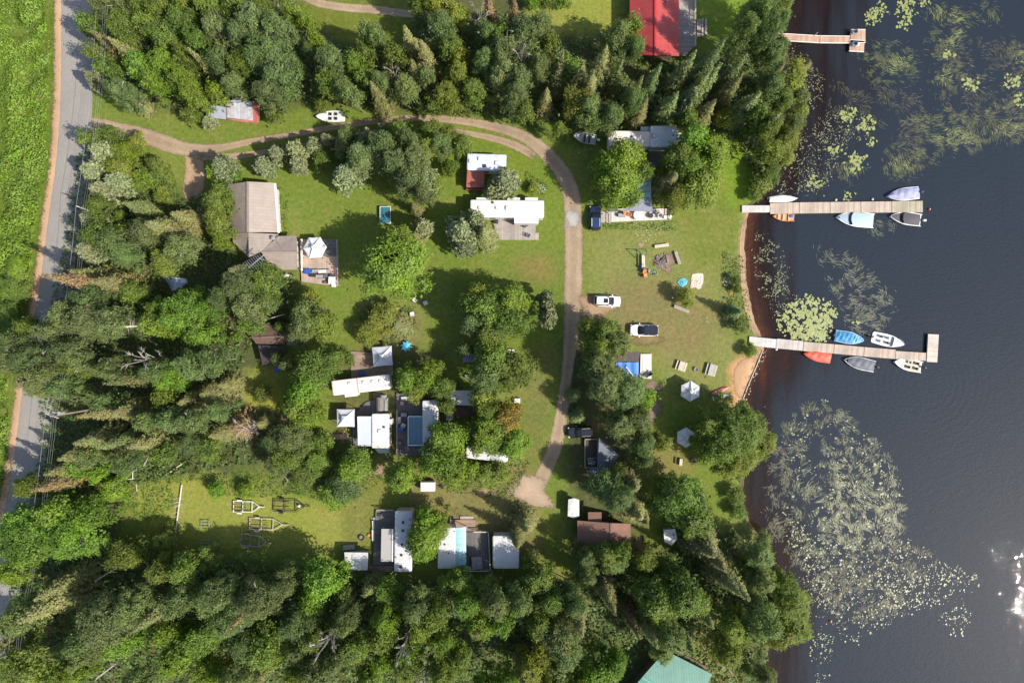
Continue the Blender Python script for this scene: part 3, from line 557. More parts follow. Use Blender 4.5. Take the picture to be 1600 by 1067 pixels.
('C',822,818,22,10),('C',808,842,18,10),('P',812,932,24),('M',806,948,14,9),('D',842,902,26,10),('D',862,930,24),('P',896,932,24),('C',902,962,26),('A',872,984,28),('P',882,1004,26),('Y',832,1030,26),('C',822,1052,24),('M',932,1042,32),('M',960,1024,22),('M',902,1056,20),('c',962,962,22,15),('C',945,918,20,12),('R',985,958,14,11),('C',990,975,14,11),('P',958,872,24,9),('D',944,862,21,9),('P',916,864,16,8),('D',968,858,17,9),('D',398,508,15,9),('D',441,511,9,6),('C',1002,806,20,10),('Y',1004,870,19,8),('D',1062,922,32),('D',1022,932,30),('C',1100,850,30,12),('C',1116,872,24,12),('c',1172,938,26,15),('C',1132,902,24),('P',1040,980,26),('C',1012,980,20),('S',1072,1000,20,9),('S',1100,960,22,10),('Y',1132,1012,26,9),('P',1182,962,30),('P',1182,862,24,8),('B',1172,882,18,6),('P',1192,842,14,4),('Y',1140,972,26,10),('Y',1162,982,24,9),('P',1192,1050,18,7),('W',1230,942,34,8),('W',1238,972,30,8),('W',1214,984,28,8),('W',1222,912,22,7),('B',1162,1042,14,3),('P',1184,902,24,9),('D',1085,935,26,10),('D',1000,915,22,10),('P',915,895,18,9),('D',1040,885,20,6),('D',840,960,24),('P',1030,1010,20,9),('D',855,1060,22),
]
LM=[('left edge road',60,330),('driveway entrance',200,205),('rusty metal roofed shed',365,172),('boat on the grass',517,182),('dirt side road',560,15),('rust roofed lean-to',742,282),('long white trailer',792,326),('tan roofed house',395,340),('house deck gazebo',492,387),('ping pong table',602,336),('blue covered SUV',930,340),('red roofed cabin',1022,45),('topmost dock',1290,62),('white trailer by the wood',1000,215),('teal roofed cottage',1002,300),('gangway of the upper pontoon dock',1180,326),('fire pit',1040,408),('white hatchback',948,470),('white SUV',1005,516),('blue tarp roof',980,578),('gangway of the lower dock',1195,535),('upper hexagon gazebo',1078,611),('lower hexagon gazebo',1072,684),('black SUV',907,675),('brown roofed cabin',935,838),('green metal roof',1040,1045),('brown shingled cottage',425,530),('pale blue tarp',268,440),('turquoise star table',635,541),('white peaked canopy',597,556),('grey peaked canopy',540,653),('twin white roof cottage',583,674),('blue awning trailer',655,655),('small white shed',723,622),('white cargo trailer',668,760),('boat trailers',420,800),('long grey white trailer',628,845),('teal edged trailer',705,856),('bottom left corner',30,1040),('bottom edge',600,1060),('top left corner',60,10),('dirt clearing',835,770),('top edge left of the red roof',850,5),('leaning dead tree',245,580),('beach',1166,588),('grey canvas shed roof',557,877),('grass of the trailer meadow',300,800),('small white box by the drive',895,793),('lower bend of the drive',870,690),('stretch of road under the poplars',80,560),('lake weed bed',1290,760),('left edge of the photo',5,760),('bottom edge of the wood',330,1060),('middle of the bottom wood',480,980),('wood below the teal edged trailer',760,1000)]
def side(dx,dy):
    a=math.degrees(math.atan2(-dy,dx))%360
    return ['right of','above right of','above','above left of','left of','below left of','below','below right of'][int((a+22.5)//45)%8]
ORD=['','second ','third ','fourth ','fifth ','sixth ','seventh ','eighth ','ninth ']
def label_all(T):
    keys={}; info=[]
    for i,t in enumerate(T):
        kk=t[0].upper(); adj=LEAF[kk][2]; small=t[3]<16 or (len(t)>4 and t[4]<=5)
        noun={'S':'spruce','C':'conifer','R':'conifer','G':'pine','X':'dead tree','B':'bush'}.get(kk,'tree')
        if kk=='M': noun='maple'
        if kk=='W': noun='willow'
        if kk in 'AP': noun='poplar'
        if small and noun not in('bush','dead tree'): noun='young '+noun
        if t[3]>=34 and kk not in 'XB': adj='big '+adj
        L=min(LM,key=lambda l:(l[1]-t[1])**2+(l[2]-t[2])**2); dx,dy=t[1]-L[1],t[2]-L[2]
        key=(adj,noun,side(dx,dy),L[0]); info.append((key,math.hypot(dx,dy))); keys.setdefault(key,[]).append((math.hypot(dx,dy),i))
    res=[None]*len(T)
    for key,l in keys.items():
        l.sort(); adj,noun,sd,lm=key
        art='' if lm.startswith(('left edge of','bottom','top')) else ''
        for r,(d,i) in enumerate(l):
            s=f'{adj} {noun} {sd} the {lm}'
            if len(l)>1: s += f', {ORD[r]}nearest'
            res[i]=s
    return res
LBL=label_all(T)
def add_tree(t,label):
    k0,px,py,r=t[:4]; kk=k0.upper(); con=kk in 'SCR'; tip=k0.islower() and kk!='X'
    if len(t)>4: h=t[4]
    else: h={'M':8.5,'D':9,'A':11,'P':10.5,'S':13,'C':12,'R':12,'G':7,'Y':8,'W':8,'O':8,'B':4}[kk]+r*.06
    if py>870 and len(t)<5: h+=1.5
    zc=h*(1.0 if tip else (.5 if con else (.55 if kk!='X' else .6))); x,y=P(px,py,zc); R=r*S*(CAMH-zc)/CAMH*(1.0 if not con else 1.08)
    if kk=='X': R=r*S
    name={'S':'conifer_tree','C':'conifer_tree','R':'conifer_tree','G':'pine_tree','X':'dead_tree','B':'bush','M':'maple_tree','W':'willow_tree','A':'poplar_tree','P':'poplar_tree'}.get(kk,'broadleaf_tree')
    cat={'X':'dead tree','B':'bush'}.get(kk,'tree')
    grp={'conifer_tree':'conifers between the cottages and in the woods','pine_tree':'silvery pines by the drive and cottages','dead_tree':'bare dead trees in the woods','bush':'leafy bushes','maple_tree':'bright green maples','poplar_tree':'grey green poplars in the woods and along the drive','willow_tree':'willows on the shore'}.get(name,'broadleaf trees around the cottages and in the woods')
    o=thing(name,label,cat,(x,y,float(ground_z(np.array(x),np.array(y)))),random.uniform(0,6.28),grp)
    if kk=='X':
        tm=random.choice(TK['dead']); b=bpy.data.objects.new('trunk',tm); b.scale=(R,R,h); b.parent=o; C.objects.link(b); return
    if con: pr='con' if R>1.9 else 'cons'; tk='con'
    elif kk=='G': pr='pine' if R>1.9 else 'pines'; tk='con'
    elif kk in 'APW': pr='fbig' if R>3.1 else ('fmed' if R>1.6 else 'small'); tk='asp' if kk in 'AP' else 'dec'
    else: pr='big' if R>3.6 else ('med' if R>1.9 else 'small'); tk='dec'
    c=bpy.data.objects.new('crown',random.choice(PR[pr])); sc=R/PR_R[pr]*1.03; c.scale=(sc*random.uniform(.88,1.1),sc*random.uniform(.88,1.1),h); c.parent=o; C.objects.link(c)
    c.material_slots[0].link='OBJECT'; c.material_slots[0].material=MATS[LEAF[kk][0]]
    tmk=random.choice(TK[tk]); b=bpy.data.objects.new('trunk',tmk); rs=R if tk!='asp' else R*.95; b.scale=(rs,rs,h); b.parent=o; C.objects.link(b)
for t_,l_ in zip(T,LBL): add_tree(t_,l_)
print('TREES',len(T),'unique',len(set(LBL)))
# ---------------------------------------------------------------- buildings
TAN=stripes('tan_metal',(.285,.235,.20),1,.5,.06,.12,.5); TANX=stripes('tan_metal_wing',(.285,.235,.20),0,.5,.06,.12,.5)
RED=stripes('red_metal',(.37,.040,.040),1,.45,.10,.25,.5,dirt=(.28,.075,.065)); GRN=None
WHT=mat('white_roof',(.54,.54,.545),.5,var=.15,scale=1,dirt=(.50,.52,.54)); WHTC=mat('white_clean',(.58,.57,.55),.5,var=.06,scale=.7,dirt=(.46,.45,.43))
WHTP=mat('white_warm',(.66,.61,.57),.5,var=.06,scale=.8,dirt=(.6,.5,.42)); GRYW=mat('grey_white_roof',(.55,.55,.54),.6,var=.2,scale=1.2,dirt=(.38,.37,.35))
WALL=mat('pale_wall',(.55,.53,.48),.8,var=.1); WALLB=mat('brown_wall',(.16,.10,.07),.85,var=.2); WALLG=mat('grey_wall',(.30,.29,.27),.85); TRIM=mat('white_trim',(.75,.74,.70),.6,var=.05)
GLASS=mat('dark_glass',(.02,.025,.03),.08,var=0,bump=0); DARK=mat('dark_metal',(.03,.03,.035),.5); BLK=mat('black_rubber',(.015,.015,.016),.8); STEEL=mat('galvanised_steel',(.55,.56,.57),.45,.6,var=.15)
DKG=mat('dark_grey',(.10,.10,.105),.7,var=.2); GREY=mat('mid_grey',(.28,.28,.28),.7,var=.2)
PL_GX=stripes('planks_grey_x',(.30,.265,.235),0,.28,.30,.35,.85,dirt=(.22,.20,.18)); PL_GY=stripes('planks_grey_y',(.30,.265,.235),1,.28,.30,.35,.85,dirt=(.22,.20,.18))
PL_DX=stripes('planks_dark_x',(.135,.125,.125),0,.28,.3,.35,.85,dirt=(.10,.09,.085)); PL_DY=stripes('planks_dark_y',(.135,.125,.125),1,.28,.3,.35,.85,dirt=(.10,.09,.085))
PL_BX=stripes('planks_brown_x',(.30,.20,.15),0,.28,.3,.35,.85); PL_BY=stripes('planks_brown_y',(.26,.18,.135),1,.28,.3,.35,.85)
PL_P=stripes('planks_pale',(.52,.47,.42),0,.30,.22,.3,.8); WOOD=mat('weathered_wood',(.36,.31,.26),.85,var=.3,scale=3); WOODD=mat('dark_wood',(.15,.11,.085),.85,var=.3); WOODL=mat('pale_wood',(.55,.48,.38),.8,var=.2)
SHB=stripes('brown_shingles',(.12,.07,.055),1,.35,.18,.2,.9,dirt=(.14,.09,.075)); SHR=stripes('red_brown_shingles',(.19,.10,.075),1,.35,.15,.15,.9)
TEAL=stripes('teal_metal',(.16,.36,.35),0,.4,.1,.3,.45,dirt=(.22,.33,.33)); BLUM=stripes('blue_metal',(.11,.20,.27),0,.42,.12,.3,.45); RUST=stripes('rust_metal',(.30,.085,.06),0,.5,.25,.3,.75,dirt=(.45,.20,.15))
CANV=mat('canvas_white',(.62,.62,.63),.8,var=.06); CANG=mat('canvas_grey',(.50,.51,.56),.8,var=.08); STEELR=stripes('galvanised_roof',(.47,.47,.50),0,.55,.15,.25,.45,dirt=(.34,.24,.19),metal=.2)
BLUE=mat('blue_tarp',(.03,.17,.55),.55,var=.15); BLUD=mat('blue_plastic',(.02,.09,.38),.5); ORG=mat('orange_plastic',(.65,.20,.04),.6); REDP=mat('red_plastic',(.55,.05,.04),.5); GRNP=mat('green_plastic',(.05,.16,.10),.6)
def Pz(l): return [P3(*p) for p in l]
def rect(x0,y0,x1,y1,z):
    a=P(x0,y1,z); b=P(x1,y0,z); return (a[0]+b[0])/2,(a[1]+b[1])/2,b[0]-a[0],b[1]-a[1]
def base(name,label,cat,px,py,z=0,**k): x,y=P(px,py,z); return thing(name,label,cat,(x,y,0),**k)
def windows(T,cx,cy,w,d,z,m=GLASS,n=2):
    for i in range(n):
        x=cx-w/2+w*(i+1)/(n+1)
        for s in (-1,1):
            b=MB().box(x,cy+s*(d/2+.012),z,.9,.03,.7).build('window',m,T)
    for s in (-1,1):
        MB().box(cx+s*(w/2+.012),cy,z,.03,.8,.7).build('window',m,T)
def trailer(name,label,cat,x0,y0,x1,y1,h,roofm,wallm=WALL,vents=(),slides=(),ac=(),band=None,rot=0,crown=.06,nwin=3):
    """long box with a thin overhanging crowned roof; vents/slides in photo pixels"""
    cx,cy,w,d=rect(x0,y0,x1,y1,h); T=thing(name,label,cat,(cx,cy,0),rot)
    l=lambda b,n,m,**k: b.build(n,m,T,world=False,**k)
    iw,idp=w-.12,d-.12; r=.22
    def ring(z,ww,dd): return [(sx*(ww/2-r+r*math.cos(a)),sy*(dd/2-r+r*math.sin(a)),z) for sx,sy,aa in ((1,1,0),(-1,1,1),(-1,-1,2),(1,-1,3)) for a in [0] ] 
    def rr(ww,dd,z):
        o=[]
        for q,(sx,sy) in enumerate(((1,1),(-1,1),(-1,-1),(1,-1))):
            for a in (0,45,90): t=math.radians(q*90+a); o.append((sx*(ww/2-r)+r*math.cos(t),sy*(dd/2-r)+r*math.sin(t),z))
        return o
    l(MB().loft([rr(iw,idp,.35),rr(iw,idp,h-.12)]),'body',wallm)
    l(MB().box(0,0,.2,iw-.5,idp-.5,.3),'chassis',DARK)
    rb=MB().loft([rr(w,d,h-.12),rr(w,d,h-.02),rr(w-.3,d-.3,h+crown*.6),rr(w-.9,d-.9,h+crown)])
    ns=int(max(w,d)/1.25)
    for i in range(1,ns):
        t=i/ns-.5
        if w>d: rb.box(t*w,0,h+crown+.012,.05,d-1.0,.03)
        else: rb.box(0,t*d,h+crown+.012,w-1.0,.05,.03)
    l(rb,'roof',roofm)
    long_x=w>d
    for i in range(nwin):
        t=(i+.5)/nwin-.5
        for s in (-1,1):
            if long_x: l(MB().box(t*w,s*(idp/2+.01),1.75,.9,.03,.6),'window',GLASS)
            else: l(MB().box(s*(iw/2+.01),t*d,1.75,.03,.9,.6),'window',GLASS)
    if long_x: l(MB().box(w*.12,-(idp/2+.01),1.3,.75,.04,1.8),'door',TRIM)
    else: l(MB().box(-(iw/2+.01),d*.12,1.3,.04,.75,1.8),'door',TRIM)
    cr,sr=math.cos(-rot),math.sin(-rot)
    for (vx,vy,s_,mk) in vents:
        x,y=P(vx,vy,h); x-=cx;y-=cy; x,y=x*cr-y*sr,x*sr+y*cr; ss=s_*S
        v=l(MB().box(x,y,h+crown+.07,ss,ss,.16),'roof_vent',GREY if mk=='w' else DARK)
        if mk=='w': c_=MB().box(x+.05,y,h+crown+.17,ss*.7,ss*.7,.05).build('vent_lid',TRIM,v,world=False)
    for (ax0,ay0,ax1,ay1) in ac:
        a=rect(ax0,ay0,ax1,ay1,h); x,y=a[0]-cx,a[1]-cy; x,y=x*cr-y*sr,x*sr+y*cr
        u=l(MB().loft([[(x+i*a[2]/2,y+j*a[3]/2,h+crown) for i,j in ((-1,-1),(1,-1),(1,1),(-1,1))],[(x+i*a[2]/2*.85,y+j*a[3]/2*.8,h+crown+.28) for i,j in ((-1,-1),(1,-1),(1,1),(-1,1))]]),'air_conditioner',TRIM)
    for (ax0,ay0,ax1,ay1) in slides:
        a=rect(ax0,ay0,ax1,ay1,h-.35); x,y=a[0]-cx,a[1]-cy; x,y=x*cr-y*sr,x*sr+y*cr
        u=l(MB().box(x,y,(h-.35+.7)/2,a[2],a[3],h-.35-.7),'slide_out',wallm)
        MB().box(x,y,h-.31,a[2]+.1,a[3]+.1,.08).build('slide_roof',roofm,u,world=False)
    if band: 
        x,y=P(band[0],(y0+y1)/2,h); l(MB().box(x-cx,0,h+crown*.6+.02,band[1]*S,d*.98,.05),'roof_stripe',band[2])
    return T
def deck(name,label,poly,z,m,rails=(),railm=WOOD,steps=(),parent=None,cat='deck'):
    pts=[P(px,py,z) for px,py in poly]; cx=sum(p[0] for p in pts)/len(pts); cy=sum(p[1] for p in pts)/len(pts)
    T=thing(name,label,cat,(cx,cy,0))
    MB().prism(pts,z-.12,z).build('floor_boards',m,T)
    b=MB(); ins=[(cx+(x-cx)*.97,cy+(y-cy)*.97) for x,y in pts]; b.prism(ins,0.0,z-.125); b.build('skirt',WOODD,T)
    for (ax,ay,bx,by) in rails:
        a=P(ax,ay,z+.9); c=P(bx,by,z+.9); L=math.hypot(c[0]-a[0],c[1]-a[1]); n=max(2,int(L/1.6)+1); b=MB()
        b.bar(a+(z+.92,),c+(z+.92,),.13,.05); b.bar(a+(z+.15,),c+(z+.15,),.05,.05)
        for i in range(n): t=i/(n-1); x,y=a[0]+(c[0]-a[0])*t,a[1]+(c[1]-a[1])*t; b.box(x,y,z+.44,.09,.09,.9)
        nb=int(L/.22)
        for i in range(nb): t=(i+.5)/nb; b.box(a[0]+(c[0]-a[0])*t,a[1]+(c[1]-a[1])*t,z+.52,.035,.035,.76)
        b.build('railing',railm,T)
    for (ax0,ay0,ax1,ay1,axis,n) in steps:
        a=rect(ax0,ay0,ax1,ay1,z*.5); b=MB()
        for i in range(n):
            t=(i+.5)/n-.5; zz=z*(i+.6)/(n+.3)
            if axis=='x': b.box(a[0]+t*a[2],a[1],zz,a[2]/n-.05,a[3],.05)
            else: b.box(a[0],a[1]+t*a[3],zz,a[2],a[3]/n-.05,.05)
        b.box(a[0],a[1],z*.22,a[2]*.9,a[3]*.9,z*.3); b.build('steps',WOOD,T)
    return T
def wallsof(T,poly,z0,z1,m,inset=.35,name='wall'):
    pts=[P(px,py,z1) for px,py in poly]; cx=sum(p[0] for p in pts)/len(pts); cy=sum(p[1] for p in pts)/len(pts)
    q=[]
    for x,y in pts:
        dx,dy=x-cx,y-cy; q.append((x-math.copysign(min(inset,abs(dx)),dx),y-math.copysign(min(inset,abs(dy)),dy)))
    MB().prism(q,z0,z1).build(name,m,T); return q
# --- tan roofed house
H=base('tan_roofed_house','long tan metal roofed house with a side wing beside the left woods','house',395,345)
e,rz_=2.9,4.9; e2,rz2=2.75,4.5
b=MB(); rx=387
b.slab(Pz([(rx,284,rz_),(rx,363,rz_),(434.5,363,e),(429,286,e)]),.12); b.slab(Pz([(354,289,e),(362,363,e),(rx,363,rz_),(rx,284,rz_)]),.12); roof=b.build('roof',TAN,H)
MB().bar(P3(rx,284,rz_+.05),P3(rx,363,rz_+.05),.35,.08).build('ridge_cap',mat('tan_dark',(.25,.2,.17),.5),roof)
b=MB(); b.slab(Pz([(388,363.8,rz2),(389,402,rz2),(408,393,rz2-.2),(435,366,e2)]),.12); b.slab(Pz([(363,363.8,e2),(364,378,e2),(389,402,e2+.8),(388,363.8,rz2)]),.12)
rf2=b.build('roof',TAN,H,label='lower rear section of the tan roof')
b=MB(); b.slab(Pz([(408,393.5,4.1),(464,393.5,4.1),(463,368.5,2.7),(434,369,2.9)]),.12); rf3=b.build('roof',TANX,H,label='wing roof north slope')
b=MB(); b.slab(Pz([(408,394,4.1),(420,412,2.9),(442,421.5,2.7),(465,421.5,2.7),(464,394,4.1)]),.12); b.build('roof',TANX,H,label='wing roof south slope')
MB().bar(P3(408,393.7,4.15),P3(464,393.7,4.15),.28,.07).build('ridge_cap',mat('tan_dark',(.25,.2,.17),.5),rf3)
wallsof(H,[(358,290),(430,288),(434,362),(363,362)],0,2.85,WALL); wallsof(H,[(365,364),(434,364),(434,392),(400,398),(370,378)],0,2.7,WALL); wallsof(H,[(420,371),(462,371),(463,419),(425,415)],0,2.6,WALL)
b=MB(); b.bar(P3(430,287,2.85),P3(435.5,364,2.85),.28,.16); b.build('gutter',TRIM,H)
for y in (305,325,345): x_,y_=P(431,y,1.5); MB().box(x_-.42,y_,1.5,.06,1.4,1.1).build('window',GLASS,H)
b=MB(); xx,yy=P(463,397,2.4); b.box(xx+.55,yy,1.2,.12,5.2,.08); 
for i in range(5): b.box(xx+.55,yy-2.4+i*1.2,.95,.1,.1,1.9)
b.build('side_rail',TRIM,H)
b=MB(); x_,y_=P(431,374,4.3); b.bar((x_-.6,y_+.5,4.0),(x_+.7,y_-.8,4.0),.1); b.bar((x_-.4,y_-.5,4.0),(x_+.6,y_+.4,4.0),.1); b.box(x_-.5,y_+.2,4.0,.5,.5,.35); b.build('roof_vent',GREY,H)
# --- tv antenna by the house
A=thing('antenna','grey roof antenna boom reaching over the trees below the tan house','antenna',P(402,410)+(0,)); 
pa,pb=P3(387,420,8),P3(413,398,8); b=MB(); b.bar(pa,pb,.09); d=(Vector(pb)-Vector(pa)).normalized(); n_=Vector((-d.y,d.x,0))
for i in range(9):
    q=Vector(pa).lerp(Vector(pb),i/9.5); L=1.2-.07*i; b.bar(q-n_*L,q+n_*L,.035)
b.build('boom',STEEL,A); x_,y_=P(405,404,8); MB().cyl(x_,y_,0,8,.05).build('mast',STEEL,A)
# --- red roofed cabin
H=base('red_roofed_cabin','cabin with a bright red metal gable roof at the top edge','cabin',1022,30)
b=MB(); r1=4.6; e=2.9; b.slab(Pz([(1024,-34,r1),(1024,87,r1),(1061,88,e),(1061,-34,e)]),.12); b.slab(Pz([(984,-34,e),(984,85,e),(1024,87,r1),(1024,-34,r1)]),.12); rf=b.build('roof',RED,H)
MB().bar(P3(1024,-34,r1+.04),P3(1024,87,r1+.04),.3,.08).build('ridge_cap',mat('red_trim',(.42,.03,.03),.5),rf)
wallsof(H,[(988,-32),(1058,-32),(1058,84),(988,84)],0,2.85,WALLB)
x_,y_=P(1042,2,4.2); MB().cyl(x_,y_,3,4.9,.16).build('chimney_pipe',STEEL,H)
for y in (10,50): x_,y_=P(1058,y,1.5); MB().box(x_-.36,y_,1.5,.06,1.6,1.2).build('window',GLASS,H)
deck('deck','weathered grey deck with pale railing along the red roofed cabin',[(1061,-34),(1087,-34),(1088,70),(1070,88),(1061,88)],.5,PL_GY,rails=[(1087,-30,1087,30),(1087,40,1087,72)],railm=WOODL,steps=[(1089,30,1099,58,'x',3)])
# --- green metal roof at the bottom edge
GRN=stripes('green_metal',(.095,.235,.19),0,.42,.12,.3,.5,dirt=(.13,.22,.17))
H=base('green_roofed_cabin','cabin with a green metal roof cut by the bottom edge','cabin',1040,1060)
e,r1=2.9,4.7
pA=(1040,1016,e);pB=(1113,1053,e); pC=(1088,1103,r1);pD=(1003,1058,r1)
b=MB(); b.slab(Pz([pD,pC,pB,pA]),.12); rf=b.build('roof',GRN,H)
b=MB(); b.slab(Pz([(968,1100,e),(1055,1145,e),pC,pD]),.12); b.build('roof',GRN,H,label='darker lower slope of the green roof')
MB().bar(P3(1003,1058,r1+.04),P3(1088,1103,r1+.04),.35,.08).build('ridge_cap',mat('green_trim',(.10,.30,.25),.5),rf)
q=[P(x,y,2.8) for x,y in ((1040,1022),(1106,1054),(1055,1138),(976,1100))]; MB().prism(q,0,2.8).build('wall',WALLB,H)
T_=thing('wooden_terrace','pale wooden terrace rail beside the green roofed cabin','deck',P(1085,1030)+(0,)); b=MB(); b.bar(P3(1056,1016,.9),P3(1106,1044,.9),.25,.1)
for i in range(6): q=Vector(P3(1056,1016,.45)).lerp(Vector(P3(1106,1044,.45)),i/5); b.box(q.x,q.y,.45,.12,.12,.9)
b.build('railing',WOODD,T_); q=[P(x,y,.3) for x,y in ((1046,1012),(1054,1008),(1078,1022),(1072,1030))]; MB().prism(q,.1,.35).build('floor_boards',WOODL,T_)
# --- rusty metal shed at the top left
H=base('metal_roofed_shed','shed with a galvanised roof and rusty edges above the driveway','shed',365,172)
b=MB(); b.slab(Pz([(326,165,2.3),(353,166,2.6),(353,187,2.5),(326,184,2.2)]),.08); b.build('roof',mat('roof_blue_grey',(.34,.37,.44),.5,var=.15,dirt=(.3,.28,.3)),H,label='bluish lean-to roof sheet')
b=MB(); b.slab(Pz([(354,162,2.7),(370,152,2.9),(394,159,2.8),(395,189,2.6),(354,184,2.7)]),.08); b.build('roof',STEELR,H)
b=MB(); b.slab(Pz([(395,159,2.7),(406,165,2.5),(405,193,2.4),(380,191,2.4),(354,187,2.4),(354,185,2.5),(395,189,2.55)]),.06); b.build('eave',RUST,H)
wallsof(H,[(330,166),(400,163),(400,188),(330,184)],0,2.2,WALLB)
# --- brown shingled cottage (left cluster)
H=base('brown_cottage','small cottage with a brown shingled roof shaded by trees','cottage',424,530)
b=MB(); b.slab(Pz([(392,508,2.7),(394,528,3.6),(447,525,3.6),(446,506,2.7)]),.1); b.slab(Pz([(394,528.3,3.6),(400,537,2.9),(445,538,2.9),(447,525.3,3.6)]),.1); rf=b.build('roof',SHB,H)
MB().bar(P3(394,528,3.64),P3(447,525,3.64),.25,.07).build('ridge_cap',WOODD,rf); wallsof(H,[(396,510),(444,508),(443,536),(402,535)],0,2.65,WALLB)
b=MB(); b.slab(Pz([(403,539,2.5),(447,541,2.5),(445,572,2.3),(410,570,2.3)]),.1); b.build('porch_roof',mat('dark_roof',(.045,.035,.035),.9),H)
b=MB(); 
for x,y in ((412,566),(442,568)): q=P(x,y,2.3); b.box(q[0],q[1],1.1,.12,.12,2.2)
b.build('porch_post',WOODD,H)
deck('deck','grey slatted deck on the right of the brown shingled cottage',[(447,510),(470,510),(477,540),(447,540)],.4,stripes('slats_blue_grey',(.30,.31,.33),1,.5,.4,.6,.8),rails=[(447,510,470,510)])
L_=thing('fallen_pole','pale wooden pole lying across trees above the brown cottage','pole',P(424,498)+(2.5,)); MB().tube([P3(404,503,2.9),P3(424,497,3.1),P3(444,491,3.2)],[.09,.08,.06]).build('pole_shaft',WOODL,L_)
# --- brown roofed cabin (lower right)
H=base('brown_roofed_cabin','cabin with a reddish brown shingled gable roof below the drive','cabin',935,838)
b=MB(); r1=4.2; b.slab(Pz([(902,813,2.9),(902,854,2.9),(954,862,r1),(954,817,r1)]),.12); b.slab(Pz([(955,862,r1),(986,852,2.9),(985,818,2.9),(955,817,r1)]),.12); rf=b.build('roof',SHR,H)
MB().bar(P3(954.5,817,r1+.04),P3(954.5,862,r1+.04),.25,.07).build('ridge_cap',WOODD,rf); wallsof(H,[(905,816),(982,820),(982,850),(905,852)],0,2.85,WALLB)
b=MB(); b.slab(Pz([(919,800,2.8),(919,814,2.9),(940,816,3.1),(940,800,3.0)]),.1); b.build('dormer_roof',SHR,H)
# --- teal roofed cottage
H=base('teal_roofed_cottage','teal and grey metal roofed cottage half hidden by two maples','cottage',1000,300)
b=MB(); b.slab(Pz([(985,278,3.2),(1017,278,3.2),(1017,309,2.8),(983,309,2.8)]),.1); b.build('roof',TEAL,H); 
for i,y in enumerate((284,291,300)): MB().box(*(P(1000,y,3.25)),3.25-i*.06,3.2,.25,.06).build('roof_batten',GREY,H)
b=MB(); b.slab(Pz([(984,310,2.7),(1018,310,2.7),(1020,330,2.4),(976,330,2.4)]),.08); b.build('awning',mat('awning_grey',(.20,.21,.27),.7),H)
wallsof(H,[(987,282),(1014,282),(1014,308),(987,308)],0,2.7,WALL)
b=MB(); b.slab(Pz([(951,320,2.6),(964,320,2.6),(964,331,2.4),(951,331,2.4)]),.08); b.build('porch_roof',DKG,H)
for x in (953,976,1018):
    q=P(x,329,2.4); MB().box(q[0],q[1],1.2,.1,.1,2.3).build('post',TRIM,H)
deck('deck','long pale deck with wooden steps below the teal roofed cottage',[(955,326),(1048,326),(1048,343),(955,347)],.4,PL_P,rails=[(1048,322,1048,342)],railm=TRIM,steps=[(938,330,955,349,'x',4)])
# --- cabin under a blue tarp
H=base('tarp_roofed_cabin','dark roofed cabin with a bright blue tarp spread over its roof','cabin',978,572)
b=MB(); b.slab(Pz([(947,551,3.1),(1000,549,3.1),(998,568,3.5),(950,568,3.5)]),.12); b.build('roof',mat('asphalt_shingle',(.10,.085,.08),.9,var=.25,scale=3),H)
b=MB(); b.slab(Pz([(950,568.4,3.5),(998,568.4,3.5),(997,596,3.0),(955,592,3.0)]),.1); b.build('roof',mat('asphalt_shingle',(.1,.085,.08),.9),H)
nx,ny=14,8; U,V_=np.meshgrid(np.linspace(0,1,nx),np.linspace(0,1,ny)); X_=962+U*36-V_*3*(1-U)*-1; Y_=566+V_*30
fx=(112-3.5)/112*S; Z_=3.62-.48*V_+.05*np.sin(U*17)+.03*np.sin(V_*13+U*4)
bx=(X_-800)*fx; by=(533.5-Y_)*fx; b=MB(); b.add([(float(bx[i,j]),float(by[i,j]),float(Z_[i,j])) for i in range(ny) for j in range(nx)],[(i*nx+j,i*nx+j+1,(i+1)*nx+j+1,(i+1)*nx+j) for i in range(ny-1) for j in range(nx-1)])
tp=b.build('roof_tarp',BLUE,H,smooth=True); MB().bar(P3(978,573,3.68),P3(990,588,3.42),.17,.07).build('tarp_batten',WOODL,tp)
wallsof(H,[(953,554),(996,553),(994,592),(956,590)],0,3.0,WALLB)
deck('deck','pale striped deck on the right of the blue tarp roof',[(1001,553),(1018,553),(1018,592),(1000,590)],.35,stripes('deck_pale_wide',(.62,.57,.52),0,.6,.2,.5,.8),steps=[])
# --- sheds
H=base('canvas_shed','pale grey canvas roofed shed left of the long grey white trailer','shed',557,877)
b=MB(); b.slab(Pz([(538,862.5,2.5),(539,876,2.85),(575,876,2.85),(575,863,2.5)]),.06); b.slab(Pz([(539,876.2,2.85),(539,890,2.5),(574,890.5,2.5),(575,876.2,2.85)]),.06); b.build('roof',GRYW,H); wallsof(H,[(541,865),(572,865),(572,887),(541,887)],0,2.45,WALLG,.15)
H=base('small_white_shed','small white flat roofed shed with a reddish lower porch','shed',723,622)
b=MB(); b.slab(Pz([(705,610,2.6),(740,610,2.6),(744,634,2.5),(704,632,2.5)]),.1); b.build('roof',WHT,H); wallsof(H,[(707,612),(739,612),(741,632),(706,631)],0,2.45,WALL,.12)
b=MB(); b.slab(Pz([(709,634.5,2.0),(742,635,2.0),(742,652,1.9),(709,652,1.9)]),.06); b.build('porch_roof',mat('red_dark',(.10,.05,.045),.9),H)
b=MB(); b.slab(Pz([(698,637,1.9),(708,637,1.9),(708,656,1.9),(697,656,1.9)]),.05); b.build('side_box',GREY,H)
H=base('small_white_shed','small white cupboard shed standing beside the drive above the brown cabin','shed',895,793)
b=MB(); b.slab(Pz([(888,780,2.0),(897,778,2.15),(905,781,2.0),(905,807,2.0),(897,809,2.15),(887,806,2.0)]),.06); b.build('roof',GRYW,H); wallsof(H,[(889,783),(903,783),(903,805),(889,805)],0,1.95,WALL,.08)
